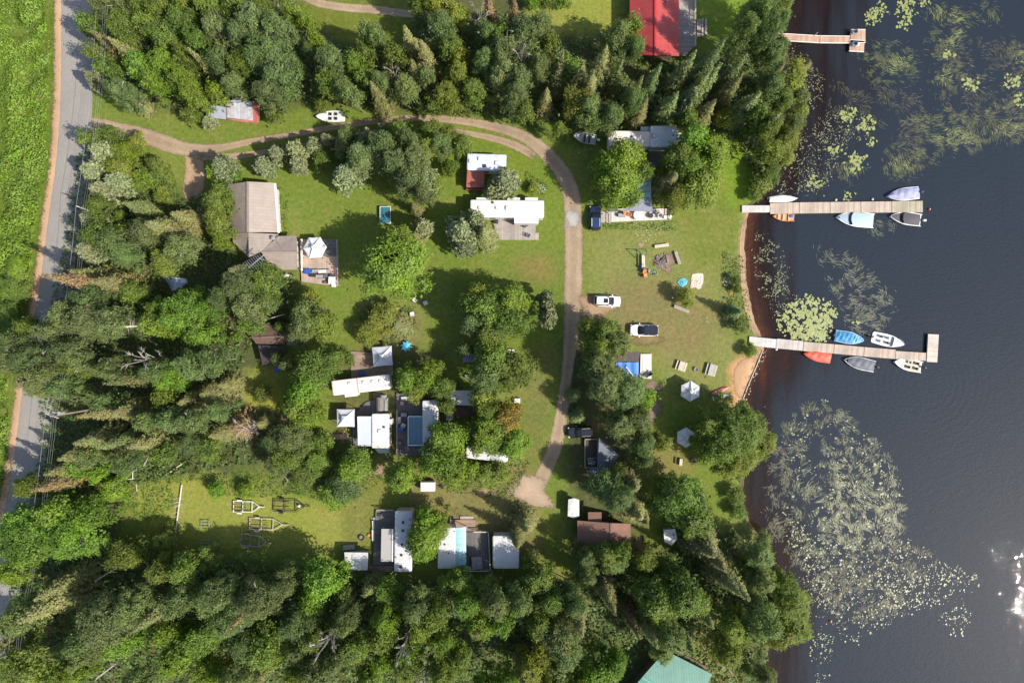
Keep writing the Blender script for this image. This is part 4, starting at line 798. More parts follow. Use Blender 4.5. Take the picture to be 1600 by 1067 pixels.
H=base('small_white_shed','small white shed half under conifers right of the brown roofed cabin','shed',1045,838)
b=MB(); b.slab(Pz([(1037,828,2.2),(1055,826,2.2),(1058,842,2.2),(1050,852,2.2),(1038,846,2.2)]),.08); b.build('roof',WHT,H); wallsof(H,[(1039,830),(1053,829),(1052,846),(1040,844)],0,2.1,WALL,.1)
H=base('dark_shed_roof','dark blue grey little roof in the shade under the poplars','shed',733,558)
b=MB(); b.slab(Pz([(723,549,2.3),(742,549,2.3),(742,566,2.2),(723,566,2.2)]),.07); b.build('roof',mat('roof_slate',(.20,.21,.27),.7),H); wallsof(H,[(725,551),(740,551),(740,564),(725,564)],0,2.15,WALLG,.1)
H=base('rust_roofed_lean_to','lean-to with a rust red metal roof below the old caravan','lean-to',742,282)
b=MB(); b.slab(Pz([(730,266.5,2.5),(757,268,2.5),(757,293,2.1),(728.5,293,2.1)]),.07); b.build('roof',RUST,H); wallsof(H,[(731,269),(755,269),(755,291),(731,291)],0,2.05,WALLB,.12)
b=MB(); b.box(*P(742,296,.5),.5,2.8,.35,.35); b.build('bench_box',RUST,H)
# --- pale blue tarp over a wood pile
H=thing('tarp','crumpled pale blue tarp between the trees left of the house','tarp',P(268,440)+(0,))
pts=[(248,426),(262,432),(288,435),(291,442),(280,450),(268,455),(262,444)]; q=[P(x,y,1.0) for x,y in pts]; c_=P(272,441,1.6); b=MB(); n=len(q)
b.add([(x,y,.7+.2*(i%2)) for i,(x,y) in enumerate(q)]+[(c_[0],c_[1],1.5)]+[(x,y,0) for x,y in q],[(i,(i+1)%n,n) for i in range(n)]+[(n+1+i,n+1+(i+1)%n,(i+1)%n,i) for i in range(n)]); b.build('tarp_sheet',mat('tarp_pale',(.42,.52,.68),.5,var=.35,scale=1.5),H)
# --- caravans and park trailers
trailer('caravan','old white caravan with a stained bluish roof above the rust lean-to','caravan',730,241,791,267,2.7,mat('stained_white',(.52,.56,.64),.6,var=.3,scale=.9,dirt=(.75,.75,.76)),vents=[(735,252,5,'w'),(776,255,6,'w'),(757,260,5,'d')],ac=[(747,246,757,252)],rot=-.035,nwin=3)
trailer('park_trailer','long clean white trailer with a grey deck below it, left of the drive','trailer',735,313,850,340,3.0,WHTC,vents=[(749,325,4,'w'),(776,325,4,'w'),(770,317,3,'d')],ac=[(790,322,797,329)],slides=[(804,339,841,349),(745,309.5,765,315),(793,309.5,812,315),(821,309.5,840,315)],rot=-.01,nwin=5)
trailer('park_trailer','white trailer with an added room at the foot of the upper wood','trailer',951,205,1016,229,2.9,WHTP,vents=[(987,214,3,'d')],rot=-.02)
trailer('trailer_annex','pale bluish roofed annex joined to the right of the upper white trailer','annex',1016,197,1058,230,3.05,mat('annex_roof',(.60,.64,.68),.5,var=.2,scale=.9,dirt=(.42,.46,.50)),vents=[(1021,213,6,'w')],slides=[(1057,208,1066,222)],nwin=2)
H=base('lean_to','small bluish box roof behind the upper white trailer','lean-to',1008,201); b=MB(); b.slab(Pz([(1001,198,2.5),(1015,198,2.5),(1015,205,2.5),(1001,205,2.5)]),.08); b.build('roof',mat('roof_blue_grey',(.34,.37,.44),.5),H); wallsof(H,[(1002,199),(1014,199),(1014,205),(1002,205)],0,2.4,WALL,.08)
b=MB(); H=base('porch_awning','grey awning strip under the annex of the upper white trailer','awning',1035,231); b.slab(Pz([(1014,229.5,2.3),(1057,229.5,2.3),(1057,235,2.1),(1014,235,2.1)]),.06); b.build('awning_sheet',GREY,H)
for x in (1018,1053): q=P(x,233,2.1); MB().cyl(q[0],q[1],0,2.08,.04).build('post',TRIM,H)
trailer('park_trailer','long warm white trailer with a pink roof seam beside the peaked canopy','trailer',519,590,609,613,2.9,WHTP,vents=[(568,597,4,'w'),(582,596,4,'w'),(594,595,4,'w'),(546,599,4,'w')],slides=[(539,607,558,619)],band=(559,2,mat('pink_strip',(.62,.28,.27),.7)),rot=.115,nwin=4)
trailer('park_trailer','white trailer with a ribbed stained roof joined to a smooth white awning','trailer',581,646.5,608,700,3.0,stripes('white_ribbed',(.60,.60,.58),1,.6,.06,.12,.5,dirt=(.56,.52,.46)),vents=[(593,673,5,'w'),(600,667,3,'d')],slides=[(604,655,612,663)],nwin=3)
H=base('awning_room','smooth white awning room left of the ribbed white trailer','awning',570,674); b=MB(); b.slab(Pz([(559,651,2.55),(580.5,651,2.8),(580.5,696,2.8),(560,696,2.55)]),.08); b.build('roof',mat('awning_white',(.52,.56,.62),.5,var=.03),H)
b=MB(); b.bar(P3(559,651,2.62),P3(580.5,651,2.87),.1); b.bar(P3(559,651,2.62),P3(560,696,2.62),.1); b.bar(P3(560,696,2.62),P3(580.5,696,2.87),.1); b.build('frame',TRIM,H); wallsof(H,[(561,653),(579,653),(579,694),(562,694)],0,2.5,WALL,.1)
b=MB(); H=base('lean_to','pale greenish lean-to roof at the foot of the ribbed white trailer','lean-to',596,703); b.slab(Pz([(585,700.5,2.3),(608,700.5,2.3),(608,708,2.1),(592,708,2.1)]),.06); b.build('roof',mat('roof_pale_green',(.35,.40,.38),.6),H); q=P(600,706,2); MB().box(q[0],q[1],1,1.6,.1,2).build('wall',WALLG,H)
trailer('park_trailer','white trailer with three roof hatches right of the blue awning','trailer',660,626,684.5,712,2.95,WHT,vents=[(672,638,6,'w'),(679,653,5,'w'),(672,669,5,'d')],nwin=4)
H=base('blue_metal_awning','blue metal awning roof over the deck beside the hatch roofed trailer','awning',648,672); b=MB(); b.slab(Pz([(638,651,2.55),(659.5,651,2.85),(659.5,695,2.85),(638.5,695,2.55)]),.07); b.build('roof',BLUM,H)
b=MB(); b.bar(P3(638,650.5,2.6),P3(660,650.5,2.9),.12); b.bar(P3(638,695.5,2.6),P3(660,695.5,2.9),.12); b.bar(P3(637.7,650.5,2.6),P3(637.7,695.5,2.6),.1); b.build('frame',TRIM,H)
for y in (652,673,694): q=P(639,y,2.5); MB().box(q[0],q[1],1.25,.1,.1,2.5).build('post',TRIM,H)
trailer('park_trailer','white trailer mostly hidden under the orange tinged tree','trailer',728,701,794,719,2.8,WHT,nwin=3,rot=-.12)
trailer('park_trailer','long grey white trailer with a row of dark square roof vents','trailer',616.5,798,644,893,3.0,WHT,vents=[(630,815.5,3.6,'d'),(629.5,828.5,3.6,'d'),(628,850,3.0,'d'),(627.5,866.5,3.2,'d'),(626.5,884.5,3.6,'d'),(618.5,870,1.3,'d')],nwin=5,rot=-.012)
H=base('porch_roof','plain beige grey porch roof beside the long vented trailer','awning',605,851); b=MB(); b.slab(Pz([(596,826,2.5),(614.5,826,2.75),(614,877,2.75),(595,877,2.5)]),.08); b.build('roof',mat('beige_grey_roof',(.40,.38,.355),.6,var=.08),H)
b=MB(); b.bar(P3(613.5,826,2.83),P3(613,877,2.83),.2,.08); b.build('frame',TRIM,H)
for y in (828,875): q=P(597,y,2.45); MB().box(q[0],q[1],1.2,.1,.1,2.4).build('post',TRIM,H)
trailer('park_trailer','white roofed trailer with a teal strip along its right side','trailer',684,824,712,888,2.95,WHT,vents=[(695,850,2.2,'d'),(701,864,1.8,'d')],nwin=3)
H=base('teal_awning','pale teal curved awning on the right side of the white trailer','awning',719,854); b=MB()
for i in range(4): x0=711.5+i*4.2; x1=x0+4.2; z0=2.95-.02*i*i; z1=2.95-.02*(i+1)**2; b.slab(Pz([(x0,824.5-i*.4,z0),(x0,885-i*.8,z0),(x1,884.5-i*.8,z1),(x1,824.2-i*.4,z1)]),.06)
b.build('roof',stripes('teal_awning',(.24,.43,.47),1,1.1,.06,.08,.5),H)
for y in (827,880): q=P(727,y,2.5); MB().box(q[0],q[1],1.2,.09,.09,2.5).build('post',TRIM,H)
trailer('park_trailer','pale white roofed trailer half under the pale conifer at the end','trailer',770,837,811,888,2.9,WHT,nwin=3)
# --- decks
deck('deck','dark grey deck along the long vented trailer',[(587,797),(617,797),(614,882),(582,882),(585,840)],.45,PL_DY,rails=[(588,797,616,797)],railm=WOOD,steps=[(580,808,586,845,'x',2)])
deck('deck','grey brown deck framed by railing between two white trailers',[(728,831),(763,831),(766,893),(719,893),(719,884),(729,883)],.6,PL_DX,rails=[(740,831,763,831),(763,831,766,892),(766,892,719,892),(719,892,719,884)],railm=WOODL)
deck('deck','small brown deck with a bench above the teal edged trailer',[(704,812),(743,812),(743,832),(728,832),(727,824),(704,824)],.35,PL_BY,rails=[(704,812,704,822)],railm=WOODL,steps=[(719,806,740,811,'y',1)])
deck('deck','big sunlit wooden deck under the hexagon canopy of the tan house',[(468,374),(526,374),(528,447),(500,444),(471,440)],.45,stripes('deck_mixed',(.40,.29,.22),0,.28,.28,.35,.85,dirt=(.25,.26,.27)),rails=[(526,374,528,445)],railm=WOOD)
deck('deck','blue grey upper deck boards at the corner of the house deck',[(486,374.5),(525.5,374.5),(525.5,400),(486,400)],.60,PL_DY)
deck('deck','grey boarded deck between the long white trailer and the lawn',[(770,339),(838,339),(836,375),(776,375)],.45,PL_GX,steps=[(836,364,842,375,'x',1)])
deck('deck','weathered plank deck beside the white peaked canopy',[(547,549),(582,551),(613,548),(614,586),(549,592)],.3,PL_BY)
deck('deck','long grey deck left of the blue metal awning',[(619,614),(659,614),(659,712),(621,712)],.4,PL_DY,rails=[(620,640,620,712)],railm=WOOD)
deck('deck','dark deck strip between the grey canopy and the ribbed trailer',[(552,668),(562,652),(606,640),(606,620),(572,628),(556,645)],.3,PL_DX)
deck('deck','dark little deck below the grey canopy',[(550,664),(560,664),(562,700),(552,698)],.3,PL_DY)
deck('walkway','dark wooden walkway on the lawn left of the dark deck strip',[(508,678),(545,678),(545,686),(508,686)],.2,PL_BX,cat='walkway')
deck('deck','dark shaded deck at the back of the long vented trailer',[(575,883),(614,883),(614,893),(576,893)],.3,PL_BY)
deck('deck','dark deck in the shade beside the annex of the upper white trailer',[(1013,231),(1034,231),(1030,262),(1016,262)],.3,PL_DY)
# --- canopies
def canopy(name,label,n,px,py,rpx,z0,z1,m,rot=0,sq=None,cap=.2):
    zc=z0; x,y=P(px,py,zc); R=rpx*S*(CAMH-zc)/CAMH; T=thing(name,label,'canopy',(x,y,0))
    ang=[rot+2*math.pi*i/n for i in range(n)]; rad=R; co=[(x+rad*math.cos(a),y+rad*math.sin(a)) for a in ang]
    b=MB(); ap=(x,y,z1); cc=[]
    for i in range(n):
        a,c=co[i],co[(i+1)%n]; m0=((a[0]+c[0])/2,(a[1]+c[1])/2)
        # each panel sags between its ribs; valance hangs from the edge
        k=6; row=[]
        for u in range(k+1):
            t=u/k; rr=[]
            for v in range(5):
                s=v/4; px_=a[0]+(c[0]-a[0])*s; py_=a[1]+(c[1]-a[1])*s; sag=-.10*math.sin(math.pi*s)*math.sin(math.pi*min(1,t*1.1))*R/2; ins=1-.03*math.sin(math.pi*s)
                rr.append((x+(px_-x)*t*ins,y+(py_-y)*t*ins,z1+(z0-z1)*t**.85+sag))
            row.append(rr)
        vs=[p for rr in row for p in rr]; b.add(vs,[(u*5+v,(u+1)*5+v,(u+1)*5+v+1,u*5+v+1) for u in range(k) for v in range(4)])
        e=row[-1]; b.add(e+[(p[0],p[1],p[2]-.22) for p in e],[(v,5+v,6+v,v+1) for v in range(4)])
    b.build('canopy_top',m,T,smooth=False)
    b=MB(); b.loft([[(x+R*cap*q*math.cos(a),y+R*cap*q*math.sin(a),z1+dz) for a in ang] for q,dz in ((1.15,-.12),(1,.02),(.02,.22))]); b.build('vent_cap',m,T)
    for a in co:
        xx=x+(a[0]-x)*.96; yy=y+(a[1]-y)*.96; MB().bar((xx,yy,0),(xx,yy,z0-.05),.07).build('post',DARK,T)
    rb=MB()
    for a in co: rb.bar((x,y,z1+.03),(a[0],a[1],z0+.03),.05)
    rb.build('rib',mat('canvas_seam',(.5,.5,.5),.8),T)
    return T
canopy('hexagon_gazebo','white hexagon canopy on the wooden deck of the tan house',6,492,387,18.5,2.3,3.3,CANV,rot=0.05)
canopy('hexagon_gazebo','pale hexagon canopy beside the two kayaks',6,1078.5,611,16.5,2.2,3.1,CANV,rot=.48)
canopy('hexagon_gazebo','pale hexagon canopy dappled by the willow, lower of the two near the beach',6,1072,683.5,16,2.2,3.1,CANV,rot=.5)
canopy('square_gazebo','white square peaked canopy on the weathered plank deck',4,597.5,556.5,21.5,2.3,3.2,CANG,rot=math.pi/4+.08)
canopy('square_gazebo','pale grey square peaked canopy with an open vent left of the white awning',4,540,653,19.5,2.3,3.2,CANG,rot=math.pi/4,cap=.3)
# ---------------------------------------------------------------- docks
DW=stripes('dock_boards',(.40,.315,.25),0,.30,.35,.30,.8,dirt=(.33,.29,.25)); DWP=stripes('dock_boards_pale',(.46,.44,.415),0,.30,.15,.25,.8); DWR=stripes('dock_boards_red',(.40,.26,.18),0,.30,.3,.3,.8)
def dock(name,label,segs,z=.22):
    """segs: list of (x0,y0,x1,y1,width px,material,piles?) centre lines, in photo pixels"""
    T=thing(name,label,'dock',P(segs[0][0],segs[0][1],z)+(WZ,))
    for (x0,y0,x1,y1,w,m,kind) in segs:
        a=Vector(P3(x0,y0,z)); b_=Vector(P3(x1,y1,z)); L=(b_-a).length; ang=math.atan2(b_.y-a.y,b_.x-a.x); c=(a+b_)/2; w_=w*S
        s=MB().box(0,0,0,L-.07,w_,.09).build('dock_section' if kind!='g' else 'gangway',m,T,world=False)
        s.location=c-T.location; s.rotation_euler=(0,0,ang)
        f=MB()
        for sy in (-1,1): f.box(0,sy*(w_/2-.03),-.14,L-.1,.07,.2)
        if kind=='r':
            for sy in (-1,1): f.box(0,sy*(w_/2+.02),.05,L-.1,.07,.06)
        f.build('edge_frame',TRIM if kind in 'gr' else WOOD,s,world=False)
        if kind!='g':
            fl=MB()
            for t in (-.35,0,.35): fl.box(t*L,0,-.34,.9,w_*.8,.3)
            fl.build('float',BLK,s,world=False)
    return T
dock('pontoon_dock','long plank dock with a narrow pale gangway, upper of the two middle docks',[(1159,326.5,1203,326.5,10.5,DWP,'g'),(1203,326,1249,325,17,DW,'n'),(1249,325,1297,324.5,17,DW,'n'),(1297,324.5,1345,324,17,DW,'n'),(1345,324,1393,323.5,17,DW,'n'),(1393,323.5,1442,323,17.5,stripes('dock_boards_mossy',(.33,.29,.21),0,.3,.35,.3,.8,dirt=(.27,.26,.17)),'n')])
D2=dock('pontoon_dock','long slanting plank dock ending in a T shaped platform',[(1170,532.5,1213,537,14,DWP,'g'),(1213,536.5,1255,540.5,15,stripes('dock_boards_grey',(.42,.38,.35),0,.3,.25,.3,.8),'n'),(1255,541,1303,545,14.5,DW,'n'),(1303,545,1350,549.5,14.5,DW,'n'),(1350,549.5,1399,553.5,14.5,DW,'n'),(1399,554.5,1447,557.5,12.5,DW,'n'),(1458.5,522,1456,566,16.5,stripes('dock_boards_light',(.47,.41,.35),0,.3,.2,.3,.8),'n')])
D3=dock('timber_dock','brown dock with white edges near the top of the lake',[(1213,58,1281,62,10.5,DWR,'r'),(1281,62,1328,62.5,10.5,DWR,'r'),(1328.5,57,1352.5,57,20,DWR,'r'),(1327,71.5,1350.5,73,17,DWR,'r')])
def boxthing(name,label,cat,px,py,z,w,d,h,m,rz=0,part='box_body',group=None,lid=None):
    x,y=P(px,py,z+h); T=thing(name,label,cat,(x,y,z),rz,group); r=.04
    MB().loft([[(i*(w/2-q),j*(d/2-q),zz) for i,j in ((-1,-1),(1,-1),(1,1),(-1,1))] for q,zz in ((r,0),(0,r),(0,h-r),(r,h))]).build(part,m,T,world=False)
    if lid: MB().box(0,0,h+.03,w*1.04,d*1.04,.06).build('lid',lid,T,world=False)
    return T
def chair(label,px,py,z,m,rz=0,group=None,low=False):
    x,y=P(px,py,z); T=thing('chair',label,'chair',(x,y,z),rz,group); l=lambda b,n,mm=m: b.build(n,mm,T,world=False)
    l(MB().box(0,0,.40,.56,.54,.06),'seat'); l(MB().box(-.30,0,.68,.06,.54,.56,0),'backrest')
    for s in (-1,1): l(MB().box(0,s*.31,.60,.58,.09,.04),'armrest')
    for sx in (-1,1):
        for sy in (-1,1): l(MB().box(sx*.25,sy*.28,.2,.05,.05,.4),'leg')
    return T
def rtable(label,px,py,z,r,m,h=.72,umb=None):
    x,y=P(px,py,z+h); T=thing('round_table',label,'table',(x,y,z)); MB().cyl(0,0,h-.05,h,r,n=24).build('table_top',m,T,world=False); MB().cyl(0,0,0,h-.05,.05).build('pedestal',DARK,T,world=False); MB().cyl(0,0,0,.04,.3).build('foot',DARK,T,world=False); return T
def picnic(label,px,py,rz,m,L=1.8):
    x,y=P(px,py,.7); T=thing('picnic_table',label,'picnic table',(x,y,0),rz,'picnic tables on the lawn'); l=lambda b,n: b.build(n,m,T,world=False)
    b=MB()
    for i in range(4): b.box(0,-.33+i*.22,.73,L,.19,.05)
    l(b,'table_top')
    for s in (-1,1): l(MB().box(0,s*.72,.45,L,.26,.05),'bench_seat')
    for s in (-1,1): b=MB(); b.bar((s*L*.36,-.75,0),(s*L*.36,-.2,.72),.08); b.bar((s*L*.36,.75,0),(s*L*.36,.2,.72),.08); b.bar((s*L*.36,-.8,.4),(s*L*.36,.8,.4),.08); l(b,'leg_frame')
    return T
def bench(label,px,py,rz,L,m,back=False,name='bench'):
    x,y=P(px,py,.45); T=thing(name,label,'bench',(x,y,0),rz); l=lambda b,n: b.build(n,m,T,world=False)
    b=MB(); b.box(0,-.13,.45,L,.22,.05); b.box(0,.13,.45,L,.22,.05); l(b,'seat')
    for s in (-1,1): l(MB().box(s*L*.42,0,.21,.12,.45,.42),'leg')
    if back: l(MB().box(0,.32,.75,L,.05,.35),'backrest')
    return T
# chairs on the top dock
for i,(x,y) in enumerate(((1333,52),(1333,71))): chair(('blue grey deck chair on the upper arm of the top dock','blue grey deck chair on the lower arm of the top dock')[i],x,y,.28,mat('chair_blue_grey',(.20,.24,.28),.6),rz=math.pi)
boxthing('cooler','small white cooler box beside the lower deck chair of the top dock','cooler',1341,70,.28,.5,.35,.35,WHTC,lid=WHTC)
T_=thing('fishing_rod','thin pale fishing rod leaning out from the top dock','rod',P(1272,57,.3)+(.3,)); MB().tube([(0,0,0),(.4,.45,.5)],.03).build('rod_shaft',WOODL,T_,world=False)
# ---------------------------------------------------------------- boats
HW=mat('hull_white',(.75,.75,.74),.35,var=.05); HG=mat('hull_grey',(.45,.47,.48),.5,.3,var=.1); HB=mat('hull_blue',(.06,.28,.44),.4); HR=mat('hull_red',(.55,.07,.035),.4); HO=mat('hull_orange',(.45,.16,.07),.5)
FLG=mat('floor_grey',(.42,.42,.40),.7); FLT=mat('floor_tan',(.48,.43,.33),.7); SEATD=mat('seat_dark',(.05,.05,.055),.6); SEATW=mat('seat_white',(.6,.58,.55),.6)
def bhw(t,W,st,p): return W/2*(st+(1-st)*min(1,t/.35))*max(0,1-max(0,(t-.42)/.58)**p)**.8
def boat(name,label,bow,stern,W,z=WZ,hull=HW,floor=FLG,style='open',p=2.0,st=.86,cover=None,cat='boat',seats=(),motor=None,screen=False,group='boats moored along the docks',inv=False,fb=.42):
    """bow, stern in photo pixels; W metres. x runs stern -> bow"""
    zz=z+fb; bx,by=P(*bow,zz); sx,sy=P(*stern,zz); L=math.hypot(bx-sx,by-sy); T=thing(name,label,cat,((bx+sx)/2,(by+sy)/2,z),math.atan2(by-sy,bx-sx),group)
    N=15; R=[]
    for i in range(N+1):
        t=i/N; w=max(.02,bhw(t,W,st,p)); x=-L/2+L*t; g=fb+.14*t**2; k=-.22*(1-.9*t**4); rim=min(.09,w*.45)
        if inv: ys=[(-w,0),(-w*.75,fb*.6),(0,fb+.05),(w*.75,fb*.6),(w,0)]; R.append([(x,a,b) for a,b in ys]); continue
        prof=[(-w,g),(-w*.93,g*.45),(-w*.72,-.08),(0,k),(w*.72,-.08),(w*.93,g*.45),(w,g),(w-rim,g),(w-rim*1.25,.14),(0,.12),(-w+rim*1.25,.14),(-w+rim,g)]
        R.append([(x,a,b) for a,b in prof])
    b=MB(); n=len(R[0])
    if inv: b.add([q for r in R for q in r],[(i*n+k,(i+1)*n+k,(i+1)*n+k+1,i*n+k+1) for i in range(N) for k in range(n-1)]+[tuple(range(n))])
    else: b.loft(R)
    b.build('hull',hull,T,world=False,smooth=False)
    l=lambda bb,nn,mm,**kk: bb.build(nn,mm,T,world=False,**kk)
    def deckpoly(t0,t1,zf,sc,nm,mm,dome=0):
        rings=[]
        for i in range(9):
            t=t0+(t1-t0)*i/8; w=max(.015,bhw(t,W,st,p)-sc); g=zf+(.14*t*t if zf>.3 else 0); x=-L/2+L*t-(.0)
            rings.append([(x,w*u,g+dome*(1-u*u)) for u in (-1,-.5,0,.5,1)])
        bb=MB(); bb.add([q for r in rings for q in r],[(i*5+k,(i+1)*5+k,(i+1)*5+k+1,i*5+k+1) for i in range(8) for k in range(4)]); return l(bb,nm,mm)
    if style in('open','bow'): deckpoly(.03,.9,.17,.13,'floor',floor)
    if style=='bow': deckpoly(.66,.985,fb+.02,.02,'foredeck',hull,.05)
    for (t,ty,mm) in seats:      # thwarts, or swivel seats when ty is given
        w=bhw(t,W,st,p)-.05; x=-L/2+L*t
        if ty is None: l(MB().box(x,0,.34,.32,w*2,.05),'thwart',mm)
        else:
            s_=l(MB().loft([[(x+i*.2,ty*W+j*.2,zq) for i,j in ((-1,-1),(1,-1),(1,1),(-1,1))] for zq in (.36,.48)]),'seat',mm); MB().box(x-.22,ty*W,.62,.07,.4,.35).build('backrest',mm,s_,world=False); 
    if screen:
        x=-L/2+L*.62; w=bhw(.62,W,st,p)-.05; bb=MB(); bb.add([(x+.35,-w*.4,fb+.1),(x+.35,w*.4,fb+.1),(x,w,fb+.1),(x,-w,fb+.1),(x+.15,-w*.35,fb+.55),(x+.15,w*.35,fb+.55),(x-.15,w*.92,fb+.5),(x-.15,-w*.92,fb+.5)],[(0,1,5,4),(1,2,6,5),(3,0,4,7)]); l(bb,'windscreen',GLASS)
    if cover:
        for ci,(t0,t1,mm,hh,wr) in enumerate(cover):
            nx,nyy=16,9; vs=[]
            for i in range(nx):
                t=t0+(t1-t0)*i/(nx-1); w=bhw(t,W,st,p)*(1.0 if wr else .88)+(.03 if wr else -.02); x=-L/2+L*t; sh=math.sin(math.pi*min(1,max(0,(t-t0)/(t1-t0)))) 
                for j in range(nyy):
                    u=-1+2*j/(nyy-1); r_=hh*(1-abs(u)**1.6)*(.35+.65*sh)
                    vs.append((x,w*u,fb+.03+.14*t*t+r_+wr*(.06*math.sin(i*.8+j*.9)+.04*math.sin(i*1.7-j*.6))*(1-u*u)-(.12 if abs(u)==1 and wr else 0)))
            bb=MB(); bb.add(vs,[(i*nyy+j,(i+1)*nyy+j,(i+1)*nyy+j+1,i*nyy+j+1) for i in range(nx-1) for j in range(nyy-1)]); l(bb,'boat_cover',mm)
    if motor:
        m_=l(MB().loft([[(-L/2-.30+i*.26*q,j*.17*q,zq) for i,j in ((-1,-1),(.6,-1),(1,-.5),(1,.5),(.6,1),(-1,1))] for q,zq in ((.8,fb+.05),(1,fb+.2),(.95,fb+.42),(.6,fb+.5))]),'outboard_motor',motor)
        MB().box(-L/2-.28,0,.05,.16,.12,.8).build('motor_leg',DARK,m_,world=False); MB().cyl(-L/2-.36,0,-.4,-.3,.12).build('propeller',DARK,m_,world=False)
    if style=='bow': l(MB().tube([(L*.28,-W*.33,fb+.3),(L*.42,-W*.2,fb+.38),(L*.49,0,fb+.4),(L*.42,W*.2,fb+.38),(L*.28,W*.33,fb+.3)],.022),'bow_rail',STEEL)
    return T
GUN=WZ
boat('rowing_boat','upturned white rowing boat hull at the landward end of the upper dock',(1247,309.5),(1203,311),1.35,hull=mat('hull_chalk',(.72,.71,.66),.6,var=.12,dirt=(.5,.5,.42)),inv=True,st=.7,fb=.45)
boat('rowing_boat','small orange rowing boat with tan seats under the upper dock',(1207.5,338),(1242,340.5),1.35,hull=HO,floor=mat('floor_orange',(.42,.26,.14),.7),seats=[(.25,None,mat('thwart_orange',(.62,.36,.17),.6)),(.5,None,MATS['thwart_orange']),(.72,None,MATS['thwart_orange'])],st=.85)
boxthing('storage_tote','blue tote in the stern of the small orange rowing boat','tote',1237,337.5,0.0,.5,.4,.25,BLUD)
boat('motor_boat','bow rider with a blue and pale lilac cover above the upper dock',(1386,307),(1436,301),2.1,hull=HW,cover=[(0,.98,mat('cover_lilac',(.33,.33,.50),.8,var=.35),.45,1)],style='x',motor=mat('motor_blue',(.05,.06,.16),.4),st=.95,p=1.7)
boat('motor_boat','big white runabout with pale blue grey covers below the upper dock',(1307,339.5),(1366,345.5),2.5,hull=HW,cover=[(.03,.62,mat('cover_pale',(.36,.47,.50),.7,var=.08),.22,0),(.66,.93,mat('cover_blue_grey',(.26,.34,.42),.7,var=.08),.08,0)],style='x',screen=True,st=.94,p=1.9)
boat('motor_boat','white speedboat with dark grey covers at the end of the upper dock',(1391,338),(1440,344.5),2.15,hull=HW,cover=[(.06,.60,mat('cover_charcoal',(.085,.075,.085),.8,var=.1),.25,0),(.66,.93,mat('cover_charcoal',(.085,.075,.085),.8),.06,0)],style='x',screen=True,motor=HW,st=.94,p=1.8)
boat('motor_boat','small runabout under a bright blue cover above the lower dock',(1350,532),(1305,524),2.0,hull=mat('hull_sky',(.30,.46,.60),.4),cover=[(.0,.60,mat('cover_blue',(.035,.20,.38),.6,var=.15),.25,1),(.60,.97,mat('cover_sky',(.16,.38,.55),.6),.14,1)],style='x',motor=DARK,st=.9)
boat('fishing_boat','white open fishing boat with dark and pale seats above the lower dock',(1412,538),(1364,526.5),2.0,hull=HW,floor=mat('floor_pale',(.6,.6,.58),.6),style='bow',seats=[(.28,-.2,SEATW),(.28,.2,SEATD),(.52,-.2,SEATD),(.52,.2,SEATW)],motor=DARK,st=.9)
boat('motor_boat','little boat under a red cover below the lower dock',(1255,552),(1298,560),1.75,hull=HR,cover=[(0,.99,mat('cover_red',(.62,.10,.06),.6,var=.12),.35,1)],style='x',st=.92,p=1.6)
boat('motor_boat','aluminium boat under a dark grey cover below the lower dock',(1319,562),(1367,573),2.0,hull=HG,cover=[(.02,.9,mat('cover_grey',(.13,.14,.16),.7,var=.2),.4,1)],style='x',motor=DARK,st=.92)
boat('fishing_boat','cream open fishing boat beside the T platform of the lower dock',(1397,565),(1441,574),2.0,hull=HW,floor=FLT,style='bow',seats=[(.22,-.22,SEATD),(.22,.2,SEATD),(.48,-.2,SEATW),(.5,.2,SEATD)],motor=DARK,st=.92)
boat('fishing_boat','white open boat with dark seats parked on the grass by the driveway',(494,182.5),(538,182),1.85,z=.45,hull=HW,floor=mat('floor_pale',(.6,.6,.58),.6),style='bow',seats=[(.3,-.2,SEATD),(.3,.2,SEATD),(.5,-.2,SEATD),(.5,.2,SEATD)],motor=DARK,st=.92,group='boats kept on land')
boat('fishing_boat','pale open boat half under the trees left of the upper white trailer',(896,212),(932,219),1.8,z=.45,hull=HG,floor=FLG,style='bow',seats=[(.3,None,SEATD),(.5,None,SEATD)],motor=HW,st=.9,group='boats kept on land')
